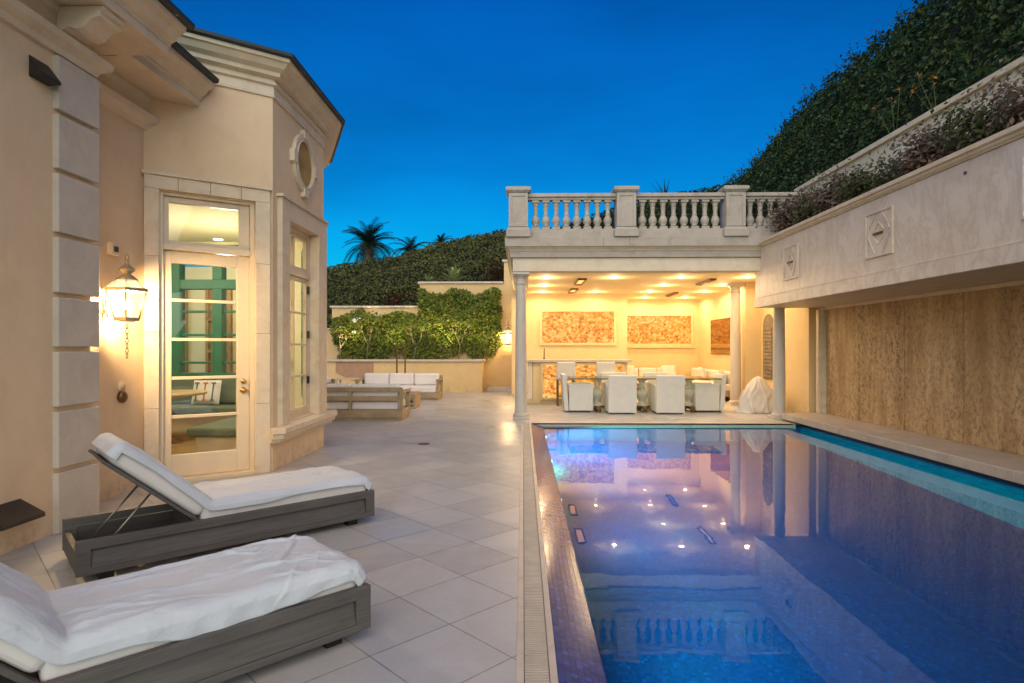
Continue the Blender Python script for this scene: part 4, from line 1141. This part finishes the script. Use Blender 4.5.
def stool(loc,label):
    t=thing('bar_stool',label,'bar stool',loc,0,'white stools at the pavilion bar')
    m=MB(); m.box(-.22,.22,-.20,.20,.62,.74); m.build('seat',M['upholstery'],t,(0,0,0),.03,3)
    m=MB(); m.box(-.22,.22,-.26,-.185,.66,1.06); m.build('backrest',M['upholstery'],t,(0,0,0),.02,3)
    for sx in (-1,1):
        for sy in (-1,1):
            m=MB(); m.box(sx*.19-.018,sx*.19+.018,sy*.19-.018,sy*.19+.018,0,.62); m.build('leg',M['bronze'],t)
    m=MB(); m.box(-.17,.17,-.20,-.18,.22,.25); m.build('footrest',M['bronze'],t); return t
s1_=stool((1.03,14.62,0),'white backed bar stool at the left end of the onyx bar')
dup(s1_,(1.98,14.62,0),0,'white backed bar stool at the right end of the onyx bar')

# dining set
dt=thing('dining_table','long glass dining table on turned stone pedestals in the pavilion','dining table',(2.65,13.45,0))
m=MB(); m.box(-1.62,1.62,-.50,.50,.735,.75); m.build('table_top',M['table_glass'],dt,(0,0,0),.003)
m=MB(); m.box(-1.62,1.62,-.502,-.49,.72,.734); m.box(-1.62,1.62,.49,.502,.72,.734); m.box(-1.62,-1.61,-.49,.49,.72,.734); m.box(1.61,1.62,-.49,.49,.72,.734); m.build('top_edge',M['bronze'],dt)
for x in (-1.0,0,1.04):
    m=MB(); m.lathe((x,0,.12),[(.15,0),(.15,.03),(.09,.05),(.06,.09),(.10,.15),(.14,.22),(.14,.28),(.09,.34),(.055,.37),(.075,.39),(.055,.41),(.06,.50),(.08,.55),(.14,.585),(.15,.60)],22); m.build('pedestal',M['white_stone'],dt)
    m=MB(); m.box(x-.05,x+.05,-.36,.36,.05,.12); 
    for sy in (-1,1): m.lathe((x,sy*.33,0),[(.05,0),(.06,.03),(.04,.05)],12)
    m.build('foot',M['bronze'],dt,(0,0,0),.008)
m=MB(); m.box(-.95,-.05,-.03,.03,.07,.11); m.box(.05,.99,-.03,.03,.07,.11); m.build('stretcher',M['bronze'],dt)
def chair(loc,rot,label):
    t=thing('dining_chair',label,'dining chair',loc,rot,'white slipcovered chairs around the glass table')
    m=MB(); m.box(-.21,.21,-.22,.30,.03,.34); m.build('base',M['upholstery'],t,(0,0,0),.012)
    m=MB(); m.box(-.205,.205,-.21,.31,.342,.47); m.build('seat',M['upholstery'],t,(0,0,0),.04,3)
    m=MB(); q=Matrix.Translation((0,-.22,.03)) @ Matrix.Rotation(R(4),4,'X'); m.box(-.30,.30,-.10,-.0,0,.80,q); m.build('backrest',M['upholstery'],t,(0,0,0),.025,3)
    for sx in (-1,1):
        m=MB(); x0,x1=(.212,.30) if sx>0 else (-.30,-.212); m.box(x0,x1,-.22,.31,.03,.62); m.build('arm',M['upholstery'],t,(0,0,0),.03,3)
        for sy in (-.24,.24):
            m=MB(); m.box(sx*.25-.02,sx*.25+.02,sy-.02,sy+.02,0,.03); m.build('foot',M['bronze'],t)
    return t
c0=chair((2.10,13.02,0),0,'white dining chair with its back to the pool, the left one of two')
dup(c0,(3.11,13.02,0),0,'white dining chair with its back to the pool, the right one of two')
dup(c0,(1.22,13.36,0),-pi/2,'white dining chair at the table end nearest the front column')
dup(c0,(4.06,13.42,0),pi/2,'white dining chair at the table end nearest the draped heap')
dup(c0,(2.15,14.0,0),pi,'white dining chair on the far side of the table, before the bar')
dup(c0,(3.15,14.0,0),pi,'white dining chair on the far side of the table, right of the bar')
# corner bench sofa
cs=thing('corner_sofa','long white cushioned corner bench along the rear pavilion walls','sofa',(4.6,19.3,0)); co=(4.6,19.3,0)
m=MB(); m.box(3.15,5.7,19.05,19.85,.12,.26); m.box(4.95,5.7,15.85,19.05,.12,.26)
for (x,y) in ((3.2,19.1),(3.2,19.75),(5.0,15.9),(5.6,15.9),(5.0,17.6),(5.6,17.6)): m.box(x,x+.08,y,y+.08,0,.12)
m.build('base',M['teak'],cs,co,.006)
for k in range(3):
    x=3.17+k*.6
    m=MB(); m.box(x,x+.59,19.0,19.6,.262,.44); m.build('seat_cushion',M['upholstery'],cs,co,.04,3)
    m=MB(); m.box(x,x+.59,19.6,19.82,.40,.76); m.build('back_cushion',M['upholstery'],cs,co,.06,3)
for k in range(5):
    y=15.86+k*.78
    m=MB(); m.box(4.93,5.5,y,y+.77,.262,.44); m.build('seat_cushion',M['upholstery'],cs,co,.04,3)
    m=MB(); m.box(5.48,5.72,y,y+.77,.40,.76); m.build('back_cushion',M['upholstery'],cs,co,.06,3)
for k,(x,y,z,r,lab) in enumerate(((5.38,16.15,.43,1.2,'white throw pillow at the near end of the corner bench'),(5.36,17.9,.43,1.5,'white throw pillow midway along the right arm of the corner bench'),(4.75,19.5,.43,.25,'large white throw pillow in the inner corner of the bench'),(3.35,19.5,.43,-.1,'white throw pillow at the left end of the corner bench'))):
    t=thing('throw_pillow',lab,'pillow',(x,y,z),r,'pillows on the corner bench'); pillow('cover',.5,.42,.17,M['upholstery'],t,Matrix.Rotation(R(-15),4,'X'))
# mirror / screen on the right wall
sc_=thing('wall_screen','dark gold reflective panel on the right pavilion wall','wall panel',(5.79,17.65,1.23)); so=(5.79,17.65,1.23)
m=MB(); m.box(5.765,5.798,16.7,18.55,1.22,2.25); m.build('panel',M['mirror'],sc_,so,.003)
m=MB(); m.box(5.755,5.764,16.7,18.55,1.22,1.235); m.build('rim',M['bronze'],sc_,so)
# arched plaque
pq=thing('arched_plaque','tall arch topped carved stone grille on the pavilion side wall','wall plaque',(5.79,14.27,.66)); qo=(5.79,14.27,.66)
poly=[(-.29,0),(.29,0),(.29,1.25)]+[(.29*cos(a),1.25+.29*sin(a)) for a in [pi*k/12 for k in range(1,12)]]+[(-.29,1.25)]
Mq=Matrix.Translation((5.799,14.27,.66)) @ Matrix(((0,0,-1,0),(1,0,0,0),(0,1,0,0),(0,0,0,1)))
m=MB(); m.prism(poly,0,.02,Mq); m.build('backing',plain('grey_brown_carved_stone',(.22,.17,.11),.7,var=.3),pq,qo)
m=MB()
for k in range(14):
    z=.05+k*.085
    for j in range(4): m.box(-.22+j*.115,-.22+j*.115+.085,z,z+.06,.021,.04,Mq)
m.build('carving',plain('carved_relief_stone',(.30,.24,.16),.7,var=.3),pq,qo,.006)
# draped white heap
dh=thing('draped_heap','heap draped in a crumpled white sheet on the deck by the pavilion wall','covered object',(5.15,13.25,0))
m=MB(); N1,N2=144,40; vs=[]
for j in range(N2+1):
    q=j/N2
    for i in range(N1):
        a=2*pi*i/N1
        nz_=noise.noise(Vector((cos(a)*1.5,sin(a)*1.5,q*1.5)))
        pl_=abs(sin(a*4.5+1.6*nz_+q*.8))**.6
        pl2=abs(sin(a*8+3*nz_-q*2.2+1))**.7
        r=.41*(1-q)**.55*(1+.08*sin(a*2+1))+.05*(1-q)
        r*=1-(1-q)**.35*(.24*pl_+.12*pl2)+.10
        r+=.03*noise.noise(Vector((cos(a)*4,sin(a)*4,q*6)))*(1-q)
        z=.76*q**.85+.018*noise.noise(Vector((cos(a)*3,sin(a)*3,q*5)))*q
        bump=.17*max(0,cos(a-.1))*math.exp(-((q-.45)/.12)**2)
        vs.append((max(.012,r)*cos(a)+bump, max(.012,r)*sin(a)*.9, z+.012))
fs=[(j*N1+i,j*N1+(i+1)%N1,(j+1)*N1+(i+1)%N1,(j+1)*N1+i) for j in range(N2) for i in range(N1)]
fs.append(tuple(N2*N1+i for i in range(N1)))
m.add(vs,fs,0,True); m.build('sheet',M['upholstery'],dh)
m=MB(); vs=[]; NN=20
for i in range(NN):
    a=2*pi*i/NN; vs.append((-.30+.22*cos(a)*(1+.15*sin(3*a)),-.10+.2*sin(a),.03+.01*sin(5*a)))
m.add(vs+[(x,y,.0) for x,y,z in vs]+[(-.3,-.1,.05)],[(i,(i+1)%NN,2*NN) for i in range(NN)]+[(NN+i,NN+(i+1)%NN,(i+1)%NN,i) for i in range(NN)],0,True); m.build('sheet_corner',M['upholstery'],dh)

# ================================================================== RIGHT WALLS
wf_=thing('waterfall_wall','tall brown travertine waterfall wall beside the pool','wall',(5.8,6,.15)); wo=(5.8,6,.15)
m=MB(); y=-3
while y<11.55:
    y2=min(y+1.22,11.55); m.box(5.78,6.0,y+.005,y2-.005,.152,2.13); y=y2
m.build('cladding',M['travertine'],wf_,wo,.002,1)
m=MB(); y=-3
while y<11.85:
    y2=min(y+.62,11.85); m.box(5.765,6.0,y+.0015,y2-.0015,2.132,2.186); y=y2
m.box(5.71,6.0,11.552,11.72,.152,2.13); m.box(5.66,5.709,11.60,11.70,.152,2.13)
m.build('stone_border',M['limestone'],wf_,wo,.004)
m=MB(); m.box(6.02,6.3,-3,11.93,-.06,3.3); m.build('backing_wall',M['trim'],wf_,wo)
fw_=thing('fascia_wall','marble clad overhanging wall with carved spout panels above the waterfall','wall',(5,6,2.2)); fo=(5,6,2.2)
m=MB(); y=-3.2
m.box(4.6,4.85,-3,11.98,2.19,3.34); m.build('cladding',M['marble'],fw_,fo,.006)
m=MB(); y=-3
while y<11.95:
    y2=min(y+.62,11.98); m.box(4.852,6.0,y+.0015,y2-.0015,2.19,2.32); y=y2
m.build('soffit',M['soffit'],fw_,fo,.003)
m=MB(); m.box(4.578,4.599,-3,11.98,2.192,2.37); m.box(4.585,4.599,-3,11.98,2.372,2.395); m.build('lower_band',M['marble'],fw_,fo,.005)
m=MB(); m.sweep([(4.6,12.0),(4.6,-3)][::-1], [( -.02,3.342),(-.02,3.35),(-.045,3.365),(-.055,3.39),(-.085,3.40),(-.085,3.45),(.28,3.45),(.28,3.342)]); m.build('cap',M['limestone'],fw_,fo,.004)
m=MB(); m.box(4.855,5.54,-3,11.6,2.6,3.36); m.build('planter_soil',M['soil'],fw_,fo)
def relief(yc,zc,w,h):
    m=MB(); x=4.599
    def b(y0,y1,z0,z1,t): m.box(x-t,x,y0,y1,z0,z1)
    b(yc-w/2,yc+w/2,zc-h/2,zc+h/2,.012)
    r=m.build('relief_panel',M['marble'],fw_,fo,.004)
    m=MB(); x=4.587; e=.03
    b(yc-w/2,yc+w/2,zc+h/2-e,zc+h/2,.016); b(yc-w/2,yc+w/2,zc-h/2,zc-h/2+e,.016); b(yc-w/2,yc-w/2+e,zc-h/2+e,zc+h/2-e,.016); b(yc+w/2-e,yc+w/2,zc-h/2+e,zc+h/2-e,.016)
    def bar(cy,cz,l,a,t=.014,wd=.022):
        Mx=Matrix.Translation((x,cy,cz)) @ Matrix.Rotation(R(a),4,'X'); m.box(-t,0,-l/2,l/2,-wd/2,wd/2,Mx)
    for sy in (-1,1):
        for sz in (-1,1):
            bar(yc+sy*w*.22,zc+sz*h*.30,.20,sy*sz*-52); bar(yc+sy*w*.34,zc+sz*h*.12,.13,sy*sz*-60); bar(yc+sy*w*.10,zc+sz*h*.14,.15,sy*sz*-48)
    m.build('carving',M['marble'],r,fo,.003)
    m=MB(); x=4.586; m.box(x-.03,x,yc-.09,yc+.09,zc-.014,zc+.012); m.build('spout',M['bronze'],r,fo)
relief(10.37,2.87,.56,.58); relief(7.82,2.88,.60,.60); relief(5.3,2.88,.6,.6); relief(2.8,2.88,.6,.6)
m=MB(); m.lathe((0,0,0),[(.018,0),(.018,.012),(.008,.016)],12,Matrix.Translation((4.6,6.32,3.22)) @ Matrix.Rotation(R(-90),4,'Y')); m.build('wall_nozzle',M['bronze'],fw_,fo)
# upper retaining wall
rw_=thing('retaining_wall','cream upper retaining wall with stone cap below the steep hedge','wall',(5.7,5,3.3)); ro=(5.7,5,3.3)
m=MB(); m.box(5.56,5.78,-3,11.9,2.33,4.54); m.box(5.56,5.78,11.9,12.3,3.57,4.54); m.box(5.56,5.78,12.3,24,3.52,4.40); m.build('wall',M['trim'],rw_,ro)
m=MB(); y=-3
while y<12.3:
    y2=min(y+1.2,12.3); m.box(5.50,5.84,y+.002,y2-.002,4.542,4.62); y=y2
m.build('cap',M['limestone'],rw_,ro,.006)

# shrubs between the walls
random.seed(21)
SH=[(5.15,11.35,.55,.85,'shrub_dry','dry brown shrub beside the balustrade end above the marble wall'),(5.2,10.5,.5,.62,'shrub_green','low green shrub above the left carved spout panel'),(5.15,9.75,.5,.72,'shrub_dry','greyish dry shrub between the two carved spout panels'),(5.2,9.05,.42,.58,'shrub_green','small dark shrub with red blooms above the marble wall'),
    (5.22,8.1,.5,.60,'shrub_green','round green shrub right above the nearer carved panel'),(5.15,7.35,.55,.92,'shrub_dry','tall purplish dry shrub right of the carved panels'),(5.2,6.55,.6,1.02,'shrub_green','large dark green shrub near the right picture edge'),(5.15,5.8,.6,1.0,'shrub_dry','brownish tangled shrub at the right picture edge'),(5.2,5.0,.6,1.0,'shrub_green','green shrub just past the right picture edge')]
for x,y,r,h,mt,lab in SH:
    t=spray('shrub',lab,'shrub',(x,y,3.36),3200,r*1.05,M[mt],.07,h=h*(.72 if y<7.6 else 1.0 if y<8.6 else 1.18))
    if 'red blooms' in lab:
        m=MB()
        for k in range(40): leaf(m,(random.gauss(0,.15),random.gauss(-.0,.15)-.0,.28+random.gauss(0,.07)),(-.6,0,.5),.07,.6)
        m.build('blossom',M['red_leaf'],t)
# steep hedge on the slope above the retaining wall
st_=thing('hedge','steep clipped dark green hedge rising above the upper retaining wall','hedge',(7,11,4.5)); sto=(7,11,4.5)
def ridge(y):
    ks=[(-6,8.7),(12,8.78),(15.4,8.80),(18.5,8.80),(20.5,8.45),(22.6,8.1),(26,8.2),(34,8.2)]
    for (a,za),(b,zb) in zip(ks,ks[1:]):
        if y<=b: return za+(zb-za)*(y-a)/(b-a)
    return ks[-1][1]
def slope(y,q):
    z0=4.5; z1=ridge(y); 
    x=5.86+2.7*(q**1.15); z=z0+(z1-z0)*q
    return x,z
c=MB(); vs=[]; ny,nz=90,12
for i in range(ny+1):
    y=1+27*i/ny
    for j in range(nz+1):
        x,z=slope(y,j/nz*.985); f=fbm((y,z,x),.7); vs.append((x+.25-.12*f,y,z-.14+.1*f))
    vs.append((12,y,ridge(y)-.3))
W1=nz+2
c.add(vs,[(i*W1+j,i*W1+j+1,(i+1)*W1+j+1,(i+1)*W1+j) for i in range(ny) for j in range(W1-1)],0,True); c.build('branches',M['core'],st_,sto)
m=MB()
for k in range(60000):
    y=1+27*rnd()**1.15; q=rnd(); x,z=slope(y,q)
    f=fbm((y,z,x),.7)+.5*fbm((y,z,x),2.4)
    leaf(m,(x-.13*f+random.uniform(-.05,.2),y,z+.08*f),(-.8,-.05,.5),.105,.8)
for k in range(5000):
    y=1+27*rnd(); f=fbm((y,1,3),2.0); leaf(m,(8.56+random.uniform(-.15,.5),y,ridge(y)+.24*f+random.uniform(-.10,.12)),(-.3,0,.9),.11,.9)
for k in range(240):       # stray shoots along the top and out of the face
    y=1.5+24*rnd(); q=1 if rnd()<.55 else rnd(); x,z=slope(y,q); d=Vector((random.uniform(-.5,.1),random.uniform(-.35,.35),random.uniform(.5,1))).normalized(); l=random.uniform(.18,.5)
    for j in range(9):
        p=Vector((x,y,z))+d*l*(j/8)+Vector((random.gauss(0,.02),random.gauss(0,.02),0)); leaf(m,p,(-.6,0,.5),.085,.9)
m.build('foliage',M['hedge'],st_,sto)
hill=MB(); hill.add([(6.2,-6,3.2),(8.4,-6,7.9),(60,-6,9),(60,40,9),(8.4,40,7.5),(6.2,40,3.2)],[(0,1,4,5),(1,2,3,4)]); struct(hill.build('hill',M['soil']))
# orange lily stalks at the foot of the hedge
def lily(y,label,seed):
    random.seed(seed); x=5.83; t=thing('flower_stalk',label,'flower',(x,y,4.6)); m=MB(); b=MB()
    for k in range(3):
        d=Vector((-.12*rnd(),random.uniform(-.25,.5),.6+.2*rnd())); m.tube([(0,0,0),tuple(d*.5),tuple(d)],[.008,.007,.005],5)
        for j in range(7): leaf(b,d+Vector((random.gauss(0,.025),random.gauss(0,.025),random.gauss(0,.025))),(-.6,0,.5),.06,.8)
    m.build('stem',M['shrub_green'],t); b.build('blossom',plain('orange_petal',(.30,.13,.03),.6) if 'opetal' not in M else M['opetal'],t)
lily(8.55,'orange lily stalk at the hedge foot, the taller one',5); lily(9.5,'small orange bloom low at the hedge foot',6)

# ================================================================== SKY, LIGHT, CAMERA
W=bpy.data.worlds.new('World'); SC.world=W; W.use_nodes=True; nt=W.node_tree; nt.nodes.clear()
sky=nt.nodes.new('ShaderNodeTexSky'); sky.sky_type='NISHITA'; sky.sun_disc=False
SUN_EL, SUN_ROT = R(3.0), R(184)
sky.sun_elevation=SUN_EL; sky.sun_rotation=SUN_ROT; sky.altitude=0; sky.air_density=1.0; sky.dust_density=.3; sky.ozone_density=4.0
tint=nt.nodes.new('ShaderNodeMix'); tint.data_type='RGBA'; tint.blend_type='MULTIPLY'; tint.inputs[0].default_value=1
geo=nt.nodes.new('ShaderNodeTexCoord'); sep=nt.nodes.new('ShaderNodeSeparateXYZ'); rmp=nt.nodes.new('ShaderNodeValToRGB')
nt.links.new(geo.outputs['Generated'],sep.inputs[0]); nt.links.new(sep.outputs[2],rmp.inputs['Fac'])
e=rmp.color_ramp.elements; e.new(.3)
for i,(p_,c_) in enumerate([(0,(.012,1.02,1.02,1)),(.28,(.008,.60,.88,1)),(.62,(.006,.37,.76,1))]): e[i].position=p_; e[i].color=c_
nt.links.new(rmp.outputs[0],tint.inputs[7])
bg=nt.nodes.new('ShaderNodeBackground'); bg.inputs['Strength'].default_value=.15
wo_=nt.nodes.new('ShaderNodeOutputWorld')
cn=nt.nodes.new('ShaderNodeTexNoise'); cm_=nt.nodes.new('ShaderNodeMapping'); cm_.inputs['Scale'].default_value=(1.0,1.0,3.2); cn.inputs['Scale'].default_value=1.9; cn.inputs['Detail'].default_value=5
nt.links.new(geo.outputs['Generated'],cm_.inputs[0]); nt.links.new(cm_.outputs[0],cn.inputs['Vector'])
cr=nt.nodes.new('ShaderNodeMapRange'); cr.inputs['From Min'].default_value=.3; cr.inputs['From Max'].default_value=.7; cr.inputs['To Min'].default_value=.125; cr.inputs['To Max'].default_value=.175
nt.links.new(cn.outputs['Fac'],cr.inputs['Value']); nt.links.new(cr.outputs[0],bg.inputs['Strength'])
nt.links.new(sky.outputs[0],tint.inputs[6]); nt.links.new(tint.outputs[2],bg.inputs['Color']); nt.links.new(bg.outputs[0],wo_.inputs['Surface'])
sun=lamp('afterglow_sun','SUN',(0,-20,30),1.75,(1.0,.87,.70),angle=R(100))
sun.rotation_euler=(R(64),0,R(-4))

cd=bpy.data.cameras.new('camera'); cam=bpy.data.objects.new('camera',cd); COL.objects.link(cam)
cam.location=(0,0,1.4); cam.rotation_euler=(R(90),0,R(1.05)); cd.lens=36*600/1024; cd.sensor_width=36; cd.shift_y=6.5/1024; cd.clip_end=2000; cd.clip_start=.05
SC.camera=cam
SC.render.engine='CYCLES'
SC.view_settings.view_transform='Standard'; SC.view_settings.look='None'; SC.view_settings.exposure=1.3; SC.view_settings.gamma=1
cy=SC.cycles
cy.use_denoising=True
try: cy.denoiser='OPENIMAGEDENOISE'
except Exception: pass
cy.max_bounces=8; cy.diffuse_bounces=4; cy.glossy_bounces=4; cy.transmission_bounces=6; cy.transparent_max_bounces=12
cy.sample_clamp_indirect=4; cy.caustics_reflective=False; cy.caustics_refractive=False; cy.blur_glossy=.5
cy.use_light_tree=True
